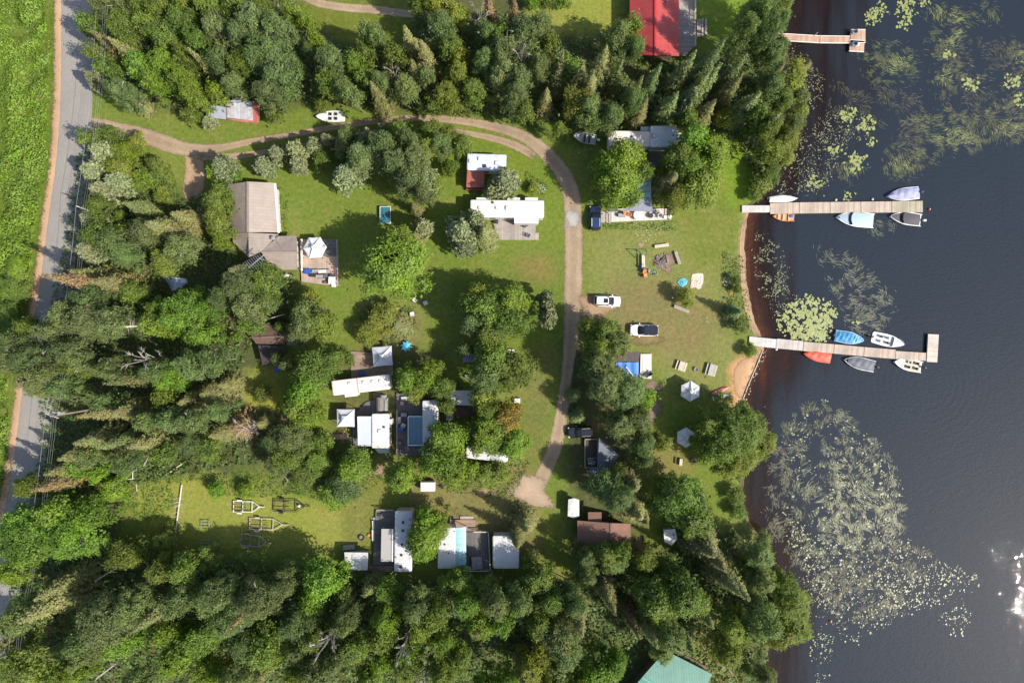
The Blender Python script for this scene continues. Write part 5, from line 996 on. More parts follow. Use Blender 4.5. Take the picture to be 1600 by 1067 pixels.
def trailer_frame(name,label,tip,tail,W,m,wheelz=True,bunks=True,group='boat trailers on the grass',load=False):
    bx,by=P(*tip,.4); sx,sy=P(*tail,.4); L=math.hypot(bx-sx,by-sy); T=thing(name,label,'boat trailer',((bx+sx)/2,(by+sy)/2,0),math.atan2(by-sy,bx-sx),group); l=lambda b,n,mm=m: b.build(n,mm,T,world=False)
    h=.42; x0=-L/2; x1=L*.12; x2=L*.33
    b=MB(); 
    for s in (-1,1): b.bar((x0,s*W/2,h),(x1,s*W/2,h),.1); b.bar((x1,s*W/2,h),(x2,s*.06,h),.1)
    b.bar((x2-.3,0,h),(L/2,0,h),.1)
    for t in (.02,.30,.58): b.bar((x0+(x1-x0)*t/.6,-W/2,h+.003),(x0+(x1-x0)*t/.6,W/2,h+.003),.1)
    l(b,'frame')
    for s in (-1,1):
        w_=MB(); 
        for k_ in range(1):
            n=14; vs=[(x0+L*.22+.3*math.cos(2*math.pi*i/n),s*(W/2+.18)+dy,.3+.3*math.sin(2*math.pi*i/n)) for dy in (-.09,.09) for i in range(n)]; w_.add(vs,[tuple(range(n))[::-1],tuple(range(n,2*n))]+[(i,(i+1)%n,n+(i+1)%n,n+i) for i in range(n)])
        l(w_,'wheel',BLK); l(MB().box(x0+L*.22,s*(W/2+.18),.66,.8,.25,.05),'mudguard')
        if bunks: l(MB().box(x0+L*.25,s*W*.22,h+.18,L*.46,.12,.1),'bunk',WOODD)
    l(MB().box(L*.30,0,h+.25,.14,.14,.5),'winch_post'); l(MB().cyl(L*.42,.12,0,.5,.05),'jockey_stand',DARK)
    return T
trailer_frame('boat_trailer','white framed empty boat trailer, leftmost on the meadow',(414,792),(364,791),1.7,mat('frame_white',(.62,.6,.57),.5))
trailer_frame('boat_trailer','black boat trailer with a white fender ball on its bar',(486,791),(427,789),1.9,DARK)
trailer_frame('boat_trailer','brownish boat trailer with long bunks below the white one',(452,820),(389,818),1.75,mat('frame_tan',(.42,.38,.33),.6))
trailer_frame('boat_trailer','dark grey boat trailer loaded with branches in the shade',(424,848),(376,842),1.8,GREY)
b_=thing('fender_ball','white round fender on the black boat trailer','buoy',P(467,790.5,.6)+(.5,)); 
def sphere(r,n=10): 
    b=MB(); b.loft([[(max(.01,r*math.sin(math.pi*i/8))*math.cos(2*math.pi*k/n),max(.01,r*math.sin(math.pi*i/8))*math.sin(2*math.pi*k/n),-r*math.cos(math.pi*i/8)) for k in range(n)] for i in range(9)]); return b
sphere(.22).build('ball',HW,b_,world=False,smooth=True)
for i,(x,y,lb,mm) in enumerate(((1306,312.5,'white mooring buoy above the middle of the upper dock',HW),(1363,311.5,'small pale buoy between white buoy and lilac covered boat',SEATW),(1213,545.5,'white buoy touching the lower dock near its gangway',HW),(1452,327,'red and white swim float beyond the upper dock end',REDP),(1298,970,'small orange float among the lower lily pads',ORG))):
    T_=thing('buoy',lb,'buoy',P(x,y,-.2)+(WZ+.08,),0,'buoys on the lake'); sphere(.22).build('ball',mm,T_,world=False,smooth=True)
    MB().cyl(0,0,.18,.32,.05).build('ring_eye',HW if mm!=HW else REDP,T_,world=False)
def kayak(label,bow,stern,W,m,z=.0,cockpit=True):
    bx,by=P(*bow,z+.3); sx,sy=P(*stern,z+.3); L=math.hypot(bx-sx,by-sy); T=thing('kayak',label,'kayak',((bx+sx)/2,(by+sy)/2,z),math.atan2(by-sy,bx-sx),'kayaks on the grass by the beach'); R=[]
    for i in range(13):
        t=i/12; w=W/2*max(.04,math.sin(math.pi*t)**.75); k=.12*abs(2*t-1)**2.5; R.append([(-L/2+L*t,w*math.cos(a),.17+k+(.17 if math.sin(a)>0 else .16)*math.sin(a)*min(1,w/(W/2)+.15)) for a in np.linspace(0,2*math.pi,12,endpoint=False)])
    MB().loft(R).build('hull',m,T,world=False,smooth=True)
    if cockpit:
        b=MB(); n=14; b.add([(.42*q*math.cos(2*math.pi*i/n)-.1,.2*q*math.sin(2*math.pi*i/n),zq) for q,zq in ((1.15,.33),(1.0,.39),(.85,.35)) for i in range(n)],[(j*n+i,j*n+(i+1)%n,(j+1)*n+(i+1)%n,(j+1)*n+i) for j in range(2) for i in range(n)]+[tuple(range(2*n,3*n))]); b.build('cockpit',SEATD,T,world=False)
    return T
kayak('red and white kayak on the grass near the upper hexagon canopy',(1139,605),(1111,616),.75,mat('kayak_red',(.62,.10,.12),.4,var=.3,scale=2,dirt=(.7,.6,.6)))
kayak('pale grey kayak lying just below the red kayak',(1140,617),(1111,621.5),.7,mat('kayak_grey',(.50,.53,.52),.4),cockpit=False)
kayak('dull green kayak half hidden under the willow',(1134,628),(1128,641),.6,mat('kayak_green',(.30,.38,.33),.5))
# ---------------------------------------------------------------- cars
def car(label,front,rear,W,paint,roofm,suv=True,rails=None,sun=None,name='parked_car',cat='car'):
    bx,by=P(*front,.8); sx,sy=P(*rear,.8); L=math.hypot(bx-sx,by-sy); T=thing(name,label,cat,((bx+sx)/2,(by+sy)/2,0),math.atan2(by-sy,bx-sx),'cars parked on the grass'); l=lambda b,n,mm,**k: b.build(n,mm,T,world=False,**k)
    def out(x0,x1,w,z,e=4.5,taper=.12,n=28):
        o=[]
        for i in range(n):
            a=2*math.pi*i/n; c,s=math.cos(a),math.sin(a); u=math.copysign(abs(c)**(2/e),c); v=math.copysign(abs(s)**(2/e),s); o.append(((x0+x1)/2+(x1-x0)/2*u,w/2*v*(1-taper*max(0,u)**3-taper*.5*max(0,-u)**3),z))
        return o
    h=1.62 if suv else 1.48; bl=.95 if suv else .88; f=L/2
    hood=.50*f; rr_=-f*.97 if suv else -f*.86
    l(MB().loft([out(-f*.98,f*.96,W*.94,.28),out(-f,f,W,.45),out(-f,f*.995,W,.65),out(-f*.985,f*.97,W*.975,bl-.06),out(-f*.965,f*.93,W*.90,bl+.02)]),'body',paint,smooth=False)
    l(MB().loft([out(rr_,hood,W*.88,bl+.0,5,.06),out(rr_+.12,hood-.55,W*.78,(bl+h)/2+.1,5,.05),out(rr_+.30,hood-1.0,W*.70,h-.04,5,.04)]),'windows',GLASS)
    l(MB().loft([out(rr_+.28,hood-.98,W*.71,h-.045,5,.04),out(rr_+.33,hood-1.04,W*.68,h+.01,5,.04)]),'roof',roofm)
    b=MB()
    for s in (-1,1):
        b.bar((hood-.08,s*W*.42,bl+.02),(hood-1.0,s*W*.345,h-.03),.09,.05); b.bar((rr_+.06,s*W*.42,bl+.02),(rr_+.32,s*W*.345,h-.03),.12,.06); b.bar((hood-1.75,s*W*.43,bl+.02),(hood-1.7,s*W*.35,h-.03),.07,.05)
    l(b,'pillars',paint)
    if rails:
        for s in (-1,1): l(MB().box((hood-1.0+rr_+.3)/2,s*W*.33,h+.07,(hood-1.0-rr_-.3)*.8,.06,.06),'roof_rail',rails)
    if sun: l(MB().box(hood-1.0-sun,0,h+.02,.75,.72,.02),'sunroof',GLASS)
    for s in (-1,1):
        l(MB().box(f*.90,s*W*.36,.72,.22,.34,.14),'headlight',SEATW); l(MB().box(-f*.955,s*W*.38,.85,.1,.24,.2),'tail_light',REDP); l(MB().box(hood-.35,s*(W/2+.09),bl+.08,.16,.2,.13),'wing_mirror',paint)
        for x in (f*.62,-f*.60):
            n=16; w=MB(); w.add([(x+.34*math.cos(2*math.pi*i/n),s*(W/2-.12)+dy,.34+.34*math.sin(2*math.pi*i/n)) for dy in (-.12,.14) for i in range(n)],[tuple(range(n))[::-1],tuple(range(n,2*n))]+[(i,(i+1)%n,n+(i+1)%n,n+i) for i in range(n)]); wl=l(w,'wheel',BLK)
            MB().box(x,s*(W/2+.02),.34,.34,.04,.34,0).build('rim',STEEL,wl,world=False)
    l(MB().box(f*.985,0,.62,.05,W*.5,.14),'grille',DARK)
    return T
PW=mat('paint_white',(.80,.80,.80),.25,var=.02,bump=0); PN=mat('paint_navy',(.012,.022,.06),.22,var=.05,bump=0); PB=mat('paint_black',(.016,.018,.026),.22,var=.05,bump=0)
car('white hatchback with a small sunroof parked beside the drive',(970,471.5),(928,469.5),1.85,PW,PW,suv=True,sun=.45)
car('white SUV with a black glass roof parked on the worn grass',(984,515.5),(1029,516.5),1.95,PW,mat('roof_black',(.02,.022,.035),.2,bump=0))
car('dark blue SUV with pale roof rails parked at the teal cottage steps',(930,321.5),(930,360.5),1.95,PN,mat('roof_navy',(.02,.04,.11),.25,bump=0),rails=TRIM)
car('black SUV parked in the tree shade on the lower bend of the drive',(887,676),(927,673.5),1.85,PB,PB,rails=GREY)
T_=boxthing('cargo_trailer','white box trailer peeking out under the maple','trailer',668,760.5,.45,2.3,1.5,1.4,WHTC); 
b=MB(); b.bar((1.1,-.5,.0),(2.6,0,0),.08); b.bar((1.1,.5,0),(2.6,0,0),.08); b.build('drawbar',DARK,T_,world=False); MB().cyl(2.2,-.35,-.1,.05,.28).build('spare_wheel',BLK,T_,world=False)
for s in (-1,1): MB().box(-.2,s*.8,-.2,.55,.16,.5).build('wheel',BLK,T_,world=False)
# ---------------------------------------------------------------- yard things
T_=thing('table_tennis_table','blue green table tennis table with white edge lines on the lawn','table',P(602,336,.76)+(0,),-.0)
MB().box(0,0,.745,1.75,2.7,.04).build('table_top',mat('table_teal',(.035,.14,.17),.35,var=.25,scale=1.2),T_,world=False)
b=MB()
for s in (-1,1): b.box(s*.86,0,.77,.08,2.78,.02); b.box(0,s*1.36,.77,1.64,.08,.02)
b.build('edge_line',TRIM,T_,world=False); b=MB(); b.box(0,0,.84,1.8,.02,.14); b.build('net',DARK,T_,world=False)
for s in (-1,1):
    for q in (-1,1): MB().box(s*.6,q*1.0,.36,.06,.06,.72).build('leg',DARK,T_,world=False)
T_=thing('fire_pit','ring of stones with burnt logs on the bare soil circle','fire pit',P(1034,407)+(0.02,)); b=MB()
for i in range(16): a=i*.393; b.box(.95*math.cos(a),.85*math.sin(a),.07,.28,.2,.16,a+.3)
b.build('stone_ring',GREY,T_,world=False); b=MB()
for i in range(16): a=random.uniform(0,6.3); x=random.uniform(-.9,.9);y=random.uniform(-.8,.7); L=random.uniform(.3,.9); b.bar((x-L*math.cos(a),y-L*math.sin(a),.08+.02*i),(x+L*math.cos(a),y+L*math.sin(a),.16+.02*i),.09)
b.build('logs',mat('burnt_logs',(.22,.17,.16),.9,var=.6,scale=3),T_,world=False)
bench('weathered plank bench above the fire pit',1034,384,.13,2.3,WOODL); bench('weathered plank bench right of the fire pit',1059,403,-1.25,2.2,WOOD)
bench('broad pale wooden bench swing left of the fire pit',1005.5,408,math.pi/2+.03,2.0,WOODL,back=True)
T_=thing('swing_frame','dark A-frame behind the pale bench swing','frame',P(1001,398)+(0,)); b=MB(); b.bar((-.9,.3,1.7),(.7,.1,1.7),.09); 
for s in (-1,.8): b.bar((s*.9-.0,.2,1.7),(s*.9,.9,0),.08); b.bar((s*.9,.2,1.7),(s*.9,-.5,0),.08)
b.build('frame_legs',GRNP,T_,world=False)
chair('bright blue plastic chair at the foot of the pale bench swing',1003.5,417.5,0,BLUD,.5)
chair('upper orange camp chair near the fire pit',1006.5,425,0,ORG,-.4); chair('lower orange camp chair near the fire pit',1007.5,431,0,mat('orange_faded',(.55,.27,.12),.7),.2)
chair('green camp chair just right of the orange chairs',1015,424.5,0,mat('sage',(.20,.27,.22),.7),1.3); chair('dull green camp chair, rightmost of the fire pit chairs',1023,426.5,0,mat('sage_dark',(.15,.24,.17),.7),1.7)
def cloth(name,label,cat,pts,m,z=.05,wr=.05,lift=None):
    """crumpled sheet lying on the lawn"""
    c=np.mean(pts,axis=0); T=thing(name,label,cat,P(c[0],c[1])+(0,)); rings=[]; K=7; n=len(pts)*3; q=smooth([(a,b_) for a,b_ in pts]+[pts[0]],3)[:n]
    for k in range(K+1):
        t=k/K
        rings.append([(((c[0]+(x-c[0])*t)-800)*S,(533.5-(c[1]+(y-c[1])*t))*S,z+wr*math.sin(k*1.9+i*1.1)*math.sin(i*.7)+ (0 if lift is None else lift*(1-t))+wr) for i,(x,y) in enumerate(q)])
    b=MB(); b.loft(rings[::-1]+[[(x,y,.01) for x,y,_ in rings[-1]]][:0],caps=False); e=rings[-1]; b.add(e+[(x,y,.01) for x,y,_ in e],[(i,(i+1)%n,n+(i+1)%n,n+i) for i in range(n)]); b.build('sheet',m,T); return T
cloth('ground_sheet','beige wrinkled ground sheet laid flat on the lawn','sheet',[(1081,429),(1089,427),(1098,428),(1099,437),(1096,449),(1090,452),(1086,449),(1079,450),(1080,438)],mat('sheet_beige',(.55,.46,.38),.8,var=.2,scale=1.2))
cloth('teal_tarp','bright teal tarp beside the small bush','tarp',[(1060,438),(1067,434),(1074,438),(1073,443),(1067,449),(1063,447),(1058,442)],mat('tarp_teal',(.08,.36,.42),.6,var=.3,scale=2),lift=.15)
bench('greyed log bench against the small bush on the lawn',1065,483,-.38,2.6,WOOD)
picnic('left picnic table above the upper hexagon canopy',1065,572,-.32+math.pi/2,WOODL,1.5); picnic('right picnic table, dark striped, above the kayaks',1112,578,-.28+math.pi/2,mat('table_grey_wood',(.42,.38,.36),.8),1.9)
def ring(label,px,py,r,m): 
    T=thing('fire_ring',label,'fire ring',P(px,py)+(0,)); n=18; b=MB(); b.add([(q*math.cos(2*math.pi*i/n),q*math.sin(2*math.pi*i/n),z) for q,z in ((r,0),(r,.3),(r*.82,.3),(r*.82,.05)) for i in range(n)],[(j*n+i,j*n+(i+1)%n,(j+1)*n+(i+1)%n,(j+1)*n+i) for j in range(3) for i in range(n)]); b.build('steel_ring',m,T,world=False)
    MB().cyl(0,0,.02,.1,r*.8,n=14).build('ash_bed',mat('ash',(.2,.19,.18),.9),T,world=False)
ring('grey fire ring between the two picnic tables',1087,577,.38,GREY); ring('rusty fire ring on the lower lawn',1083,719,.42,RUST); ring('dark fire ring on the trailer meadow',565,839,.45,BLK)
bench('pale wooden armchair bench left of the rusty fire ring',1064,722,math.pi/2-.1,1.1,WOODL,back=True,name='bench'); picnic('shaded picnic table under the willow below the lower canopy',1106,711,.1+math.pi/2,WOOD,1.5)
T_=thing('patio_star','turquoise star shaped parasol on the lawn by the peaked canopy','parasol',P(635,541,.9)+(0,)); n=16; b=MB(); b.add([(0,0,1.2)]+[((1.05 if i%2 else .62)*math.cos(2*math.pi*i/n+.2),(.95 if i%2 else .6)*math.sin(2*math.pi*i/n+.2),.75 if i%2 else .9) for i in range(n)],[(0,1+i,1+(i+1)%n) for i in range(n)]); b.build('parasol_top',mat('turquoise',(.10,.48,.60),.6,var=.2,scale=2),T_,world=False); MB().cyl(0,0,0,1.15,.04).build('pole',TRIM,T_,world=False)
chair('upper white garden chair in the shade on the middle lawn',649,469,0,WHTC,.8); chair('lower white garden chair in the shade on the middle lawn',665.5,474,0,WHTC,-1.2)
chair('pale garden chair deep in the shade on the middle lawn',645,491,0,SEATW,.2)
# deck clutter of the tan house
for i,(x,y,w,d,h,m,nm,lb,ct) in enumerate((
 (480,424,1.0,.8,.6,BLUD,'storage_tote','big blue tote on the house deck','tote'),(492,423,1.1,.45,.5,GREY,'planter_box','grey planter box beside the blue tote','planter'),(503,424,1.3,.55,.55,SEATW,'sideboard','pale table against the back row of the house deck','table'),
 (513,424,.6,.6,.45,REDP,'storage_crate','red crate on the house deck','crate'),(499,432,1.1,.5,.9,DARK,'grill','black barbecue grill among the house deck clutter','grill'),(508,431,.7,.5,.7,DKG,'storage_box','dark box right of the barbecue on the house deck','box'),
 (518,438,1.1,1.2,.9,SEATW,'cabinet','white cabinet at the lower right corner of the house deck','cabinet'),(509,441,.8,.4,.4,DKG,'storage_box','dark low box left of the white cabinet','box'),(521,446,.7,.5,.4,WHTC,'step_box','white step box at the deck corner','step'),
 (517,430,.5,.5,.6,SEATD,'storage_box','black box above the white cabinet','box'),(486,430,.5,.5,.5,DARK,'storage_box','small black box under the blue tote','box'),(451,431,1.6,.5,.35,SEATW,'stone_step','pale stone step below the wing of the tan house','step'),
 (565,583,.8,.6,.5,BLUD,'storage_tote','blue tote on the weathered plank deck','tote'),(626,670,.9,.6,.6,BLUD,'storage_tote','blue tote on the long grey deck','tote'),(433,577,.7,.6,.6,BLUD,'storage_tote','blue tote below the brown cottage','tote'),
 (598,621,.9,.7,1.0,WHTC,'cabinet','white cabinet above the arched grey shed','cabinet'),(589,619,1.3,1.0,.25,WOODD,'cold_planter','dark open wooden frame box above the arched shed','planter'),(603,632,.4,2.0,1.0,SEATW,'shelf','pale shelf right of the arched shed','shelf'),
 (624,656,.5,1.0,.8,GREY,'storage_box','grey box on the upper left of the long grey deck','box'),(631,648,.9,.6,.8,DARK,'grill','black grill on the long grey deck','grill'),(624,692,.6,.5,.5,mat('violet_grey',(.22,.2,.28),.7),'storage_box','violet grey box low on the long grey deck','box'),
 (634,622,1.6,.5,.4,SEATW,'planter_box','pale row of pots at the top of the long grey deck','planter'),(645,628,1.2,.5,.35,WOOD,'planter_box','wooden planter beside the pale pots','planter'),(628,630,.6,.6,.4,mat('pink_box',(.5,.32,.3),.7),'storage_box','pinkish box near the pots','box'),
 (745,880,1.7,1.9,.85,GREY,'hot_tub','grey slatted hot tub cover on the railed deck','hot tub'),(730,887,1.2,.5,.5,mat('cooler_grey',(.35,.42,.45),.6),'cooler','pale blue cooler in the corner of the railed deck','cooler'),
 (796,357,.0,.0,.0,None,None,None,None),(551,857,.0,.0,.0,None,None,None,None),
 (545,855,1.8,.7,.5,WOOD,'trestle','grey wooden bench frame above the canvas shed','frame'),(583,820,.35,1.4,.5,SEATW,'planter_box','upper pale planter along the dark grey deck edge','planter'),(583,836,.35,1.7,.5,SEATW,'planter_box','lower pale planter along the dark grey deck edge','planter'),
 (576,836,.4,.4,.3,ORG,'flower_pot','orange flower pot beside the lower planter','pot'),(592,804,.6,.5,.6,DARK,'grill','dark grill on the top of the dark grey deck','grill'),
 (1003,706,.5,1.0,.8,SEATW,'white_bin','white box with a grey lid beside the shaded tarp garden','box'),(776,343,.5,1.3,.8,DARK,'storage_box','dark cabinet on the grey boarded deck','cabinet'),
 (1049,331,.25,1.6,.9,TRIM,'screen_panel','white screen at the right end of the long pale deck','screen'),(1042,339,1.0,.5,.4,SEATW,'stone_step','pale bench at the right end of the long pale deck','step'),(972,336,1.2,.5,.5,DKG,'storage_box','dark box on the long pale deck','box'),
 (1103,42,.4,2.6,.4,WOOD,'wooden_bench','grey bench beside the red cabin deck','bench'),(374,491,.55,.5,.4,SEATW,'stone_block','small pale block beside the footpath','block'),
 (729,588,.6,.5,.5,GREY,'storage_box','grey box in the shade left of the poplars','box'),(832,566,1.0,.6,.5,GREY,'storage_box','pale grey box at the drive side of the poplars','box'),(808,626,1.0,.8,.6,WHTC,'white_bin','white covered pile at the edge of the lawn','box'),(793,549,2.2,.7,.5,SEATW,'storage_box','pale box top showing through the poplar crown','box'),(770,738,2.0,.6,.4,WOODD,'bench_box','dark bench behind the hidden white trailer','bench'))):
    if m is None: continue
    z=.46 if (470<x<528 and 400<y<450 and x!=451) or (620<x<660 and 614<y<712) or (725<x<766 and 830<y<893) or (955<x<1048 and 326<y<346) else (.31 if 549<x<614 and 549<y<590 else 0.0)
    boxthing(nm,lb,ct,x,y,z,w,d,h,m,rz=random.uniform(-.08,.08),part='body',lid=random.choice([None,m,GREY]) if h>.4 else None)
T_=base('arched_shed','small shed with an arched brownish grey roof above the ribbed trailer','shed',594,632); b=MB()
for i in range(6):
    a0=math.pi*i/6;a1=math.pi*(i+1)/6; f=lambda a:(594-6*math.cos(a),1.7+.5*math.sin(a)); (xa,za),(xb,zb)=f(a0),f(a1); b.slab(Pz([(xa,621,za),(xa,643,za),(xb,643,zb),(xb,621,zb)]),.05)
b.build('roof',mat('arched_roof',(.17,.155,.14),.7),T_); wallsof(T_,[(589,622),(599,622),(599,642),(589,642)],0,1.7,WALLG,.05)
rtable('round white patio table on the long pale deck',998,336,.41,.85,WHTC); rtable('dark round fire bowl on the long pale deck',1017,337,.41,.4,DARK,.5)
rtable('round white garden table among the shrubs left of the ribbed trailer',489.5,683.5,0,.28,WHTC,.5)
for i,(x,y,lb) in enumerate(((976,334,'left orange cushioned chair on the long pale deck'),(983,335.5,'right orange cushioned chair on the long pale deck'))): chair(lb,x,y,.41,ORG,i*1.2)
for i,(x,y,lb) in enumerate(((1027,333,'upper pale lounge chair on the long pale deck'),(1030,338,'lower pale lounge chair on the long pale deck'))): chair(lb,x,y,.41,SEATW,2+i)
chair('dark folding chair on the right of the grey boarded deck',825,368,.46,DKG,1.1); chair('black chair on the upper side of the grey boarded deck',810,347,.46,DARK,.3); chair('grey chair in the corner of the grey boarded deck',822,353,.46,GREY,2)
chair('pale deck chair under the rail of the long grey deck',631,664,.41,SEATW,1); chair('dark deck chair beside the black grill',640,658,.41,DARK,2); chair('grey chair low on the long grey deck',637,700,.41,GREY,.4)
chair('brown chair at the steps of the blue tarp cabin deck',1010,586,.36,DARK,.6); chair('black chair beside the brown chair of that striped deck',1015,583,.36,SEATD,2.2)
# log retaining edge on the beach with stones
T_=thing('beach_log','long pale timber edging the beach water line','log',P(1175,592)+(WZ,)); MB().tube([P3(1192,547,-.16),P3(1182,572,-.15),P3(1170,600,-.15),P3(1160,626,-.15)],.07,7).build('timber',WOODL,T_)
b=MB()
for i in range(30): t=random.random(); x,y=P(1194-34*t+random.uniform(0,6),547+80*t,-.2); b.cyl(x,y,-.45,-.25+random.random()*.08,random.uniform(.06,.14),n=6)
tag(b.build('beach_stones',mat('stones',(.33,.30,.27),.8,var=.4)),'small pale stones in the shallows along the beach timber','stones',kind='stuff')
# tarp garden under the poplars (lower right)
H=base('tarp_shelter','blue grey tarp shelter in the shade beside the black SUV','tarp',950,712); b=MB(); b.slab(Pz([(936,684,2.1),(962,706,1.8),(968,712,1.7),(955,728,1.6),(934,732,1.9)]),.05); b.slab(Pz([(922,730,1.6),(952,730,1.6),(940,742,1.3),(922,742,1.3)]),.05); b.build('tarp_sheet',mat('tarp_slate',(.115,.14,.175),.6,var=.5,scale=.8),H)
for x,y in ((937,687),(963,710),(936,730)): q=P(x,y,1.7); MB().cyl(q[0],q[1],0,1.75,.04).build('post',WOOD,H)
H=base('raised_bed','fenced garden bed with white flowers left of the tarp shelter','planter',924,708); q=rect(914,686,934,730,.5); b=MB()
for s in (-1,1): b.box(q[0]+s*q[2]/2,q[1],.35,.1,q[3],.7)
for s in (-1,1): b.box(q[0],q[1]+s*q[3]/2,.35,q[2]+.08,.1,.7)
b.build('plank_frame',WOOD,H); MB().box(q[0],q[1],.2,q[2]-.12,q[3]-.12,.38).build('soil',mat('soil_dark',(.07,.045,.035),.95),H)
fl=rng.uniform(size=(60,2)); V=cards(np.stack([q[0]+(fl[:,0]-.5)*1.3,q[1]-1.3+(fl[:,1]-.5)*1.2,np.full(60,.6)],1),unit(rng.normal(size=(60,3))*.3+[0,0,1]),np.full(60,.09)); me=npmesh('white_flowers',V,60,WHTC); o=bpy.data.objects.new('white_flowers',me); C.objects.link(o); o.parent=H; o.location=-H.location
# flower clusters on the lawns
def flowers(label,px,py,r,n,m):
    a=rng.uniform(0,6.28,n); rr=np.sqrt(rng.random(n))*r*S; x,y=P(px,py); V=cards(np.stack([x+rr*np.cos(a),y+rr*np.sin(a),rng.uniform(.3,.6,n)],1),unit(rng.normal(size=(n,3))*.3+[0,0,1]),rng.uniform(.05,.1,n)); me=npmesh('flower_clump',V,n,m); o=bpy.data.objects.new('flower_clump',me); C.objects.link(o); tag(o,label,'flowers',kind='stuff')
flowers('white flower clump right of the long white trailer',846,296,7,60,WHTC); flowers('white flowering weeds near the shoreline hedge',1135,440,7,50,mat('flower_cream',(.6,.6,.45),.8)); flowers('tiny white flowers low on the right lawn',1106,500,5,8,WHTC)
flowers('orange lilies beside the shoreline bushes',1142,458,3,10,ORG); flowers('yellow flowers on the verge below the driveway entrance',194,226,12,60,mat('flower_yellow',(.55,.5,.04),.8)); flowers('pale flowering weeds along the deck of the teal cottage',1010,356,26,110,mat('flower_cream',(.6,.6,.45),.8))
flowers('pale hosta leaves at the corner of the grey canopy',546,676,9,50,mat('flower_gold',(.45,.42,.08),.8)); flowers('white flowering shrub tips in the shade right of the hedge',488,698,10,40,mat('flower_cream',(.6,.6,.45),.8))
# garden frame, fallen logs, racks
def log(label,a,b_,r=.1,m=DEADW,z=.25,name='fallen_log',br=0):
    T=thing(name,label,'log',P(*a)+(0,)); pa,pb=Vector(P3(*a,z)),Vector(P3(*b_,z)); MB().tube([pa,pa.lerp(pb,.5)+Vector((.05,.05,.05)),pb],[r,r*.85,r*.55],7).build('log_stem',m,T)
    if br:
        bb=MB(); d=(pb-pa); n_=Vector((-d.y,d.x,0)).normalized()
        for i in range(br): q=pa.lerp(pb,random.uniform(.1,.95)); s=random.choice((-1,1))*random.uniform(.4,1.3); bb.tube([q,q+n_*s+d*.04+Vector((0,0,random.uniform(-.1,.3)))],[r*.25,.01],4)
        bb.build('dead_branches',m,T)
log('white birch log lying on the grass of the left meadow',(248,750),(292,719),.13,WOODL); log('long bleached tree trunk lying down the left meadow with dead twigs',(284,757),(270,860),.12,WOODL,.4,br=46)
log('grey broken log near the garden frame',(211,746),(214,768),.14,WOOD); log('thin leaning stem above the garden frame',(224,728),(246,690),.09,DEADW,1.5); log('pale cut log glimpsed between the left conifers',(207,638),(221,636),.16,WOODL,3)
log('fallen branchy pine trunk beside the sandy patch',(440,657),(350,672),.14,DEADW,.5,br=50); log('grey fallen branch lying on the trailer meadow bushes',(415,722),(458,756),.09,DEADW,.6,br=16); log('dead trunk leaning in the bottom left wood',(148,908),(180,888),.14,DEADW,6)
log('fallen grey spar in the bottom left wood',(205,985),(268,935),.12,DEADW,7,br=20); log('second fallen spar in the bottom left wood',(150,1060),(215,1010),.12,DEADW,7,br=14); log('bleached log crossing the wood above the top dock shore',(1178,138),(1200,118),.22,GREY,1.0,br=10); log('pale driftwood trunk at the shore below the top dock',(1216,116),(1238,104),.18,WOOD,.4,br=4)
log('white dead birch limb lying through the left poplar crowns',(180,512),(226,509),.16,WOODL,9.5,br=10); log('thin green pole crossing the upper wood',(583,115),(610,125),.06,mat('green_pole',(.35,.42,.25),.7),8)
T_=thing('pipe_rack','white pipe frame on the meadow near the broken log','frame',P(204,741)+(0,)); b=MB()
for s in (-1,1): b.bar((-.8,s*.6,.8),(.8,s*.6,.8),.08); b.bar((s*.8,-.6,.8),(s*.8,.6,.8),.08)
for i,j in ((-1,-1),(1,-1),(1,1),(-1,1)): b.bar((i*.8,j*.6,0),(i*.8,j*.6,.8),.07)
b.build('pipe_frame',TRIM,T_,world=False)
for i,(x,y,lb) in enumerate(((322,817,'upper low metal rack in the shade of the meadow'),(322,847,'lower low metal rack in the shade of the meadow'))):
    T_=thing('metal_rack',lb,'rack',P(x,y)+(0,)); b=MB(); 
    for s in (-1,0,1): b.bar((-.7,s*.5,.4),(.7,s*.5,.4),.07)
    for s in (-1,1): b.bar((s*.65,-.6,.4),(s*.65,.6,.4),.07)
    b.build('rack_frame',GREY,T_,world=False)
    for s in (-1,1): MB().cyl(s*.5,.5,0,.38,.05).build('leg',GREY,T_,world=False); MB().cyl(s*.5,-.5,0,.38,.05).build('leg',GREY,T_,world=False)
T_=thing('wooden_pallet','pale wooden pallet pile behind the upper white trailer','pallet',P(1085,192)+(0,)); b=MB()
for i in range(5): b.box(-.9+.45*i,0,.3,.3,.9,.05,.1)
b.box(0,-.35,.14,2.2,.1,.25); b.box(0,.35,.14,2.2,.1,.25); b.build('pallet_boards',WOODL,T_,world=False)
T_=thing('hammock','small green hammock between the trees above the shore','hammock',P(1145,149,1)+(0,)); b=MB(); b.add([(-.8,-.3,1),(0,-.4,.6),(.8,-.3,1),(.8,.3,1),(0,.4,.6),(-.8,.3,1)],[(0,1,4,5),(1,2,3,4)]); b.build('hammock_cloth',mat('jade',(.02,.35,.2),.7),T_,world=False); MB().tube([(-1.4,0,1.3),(-.8,0,1)],.02).build('rope',WOODL,T_,world=False)
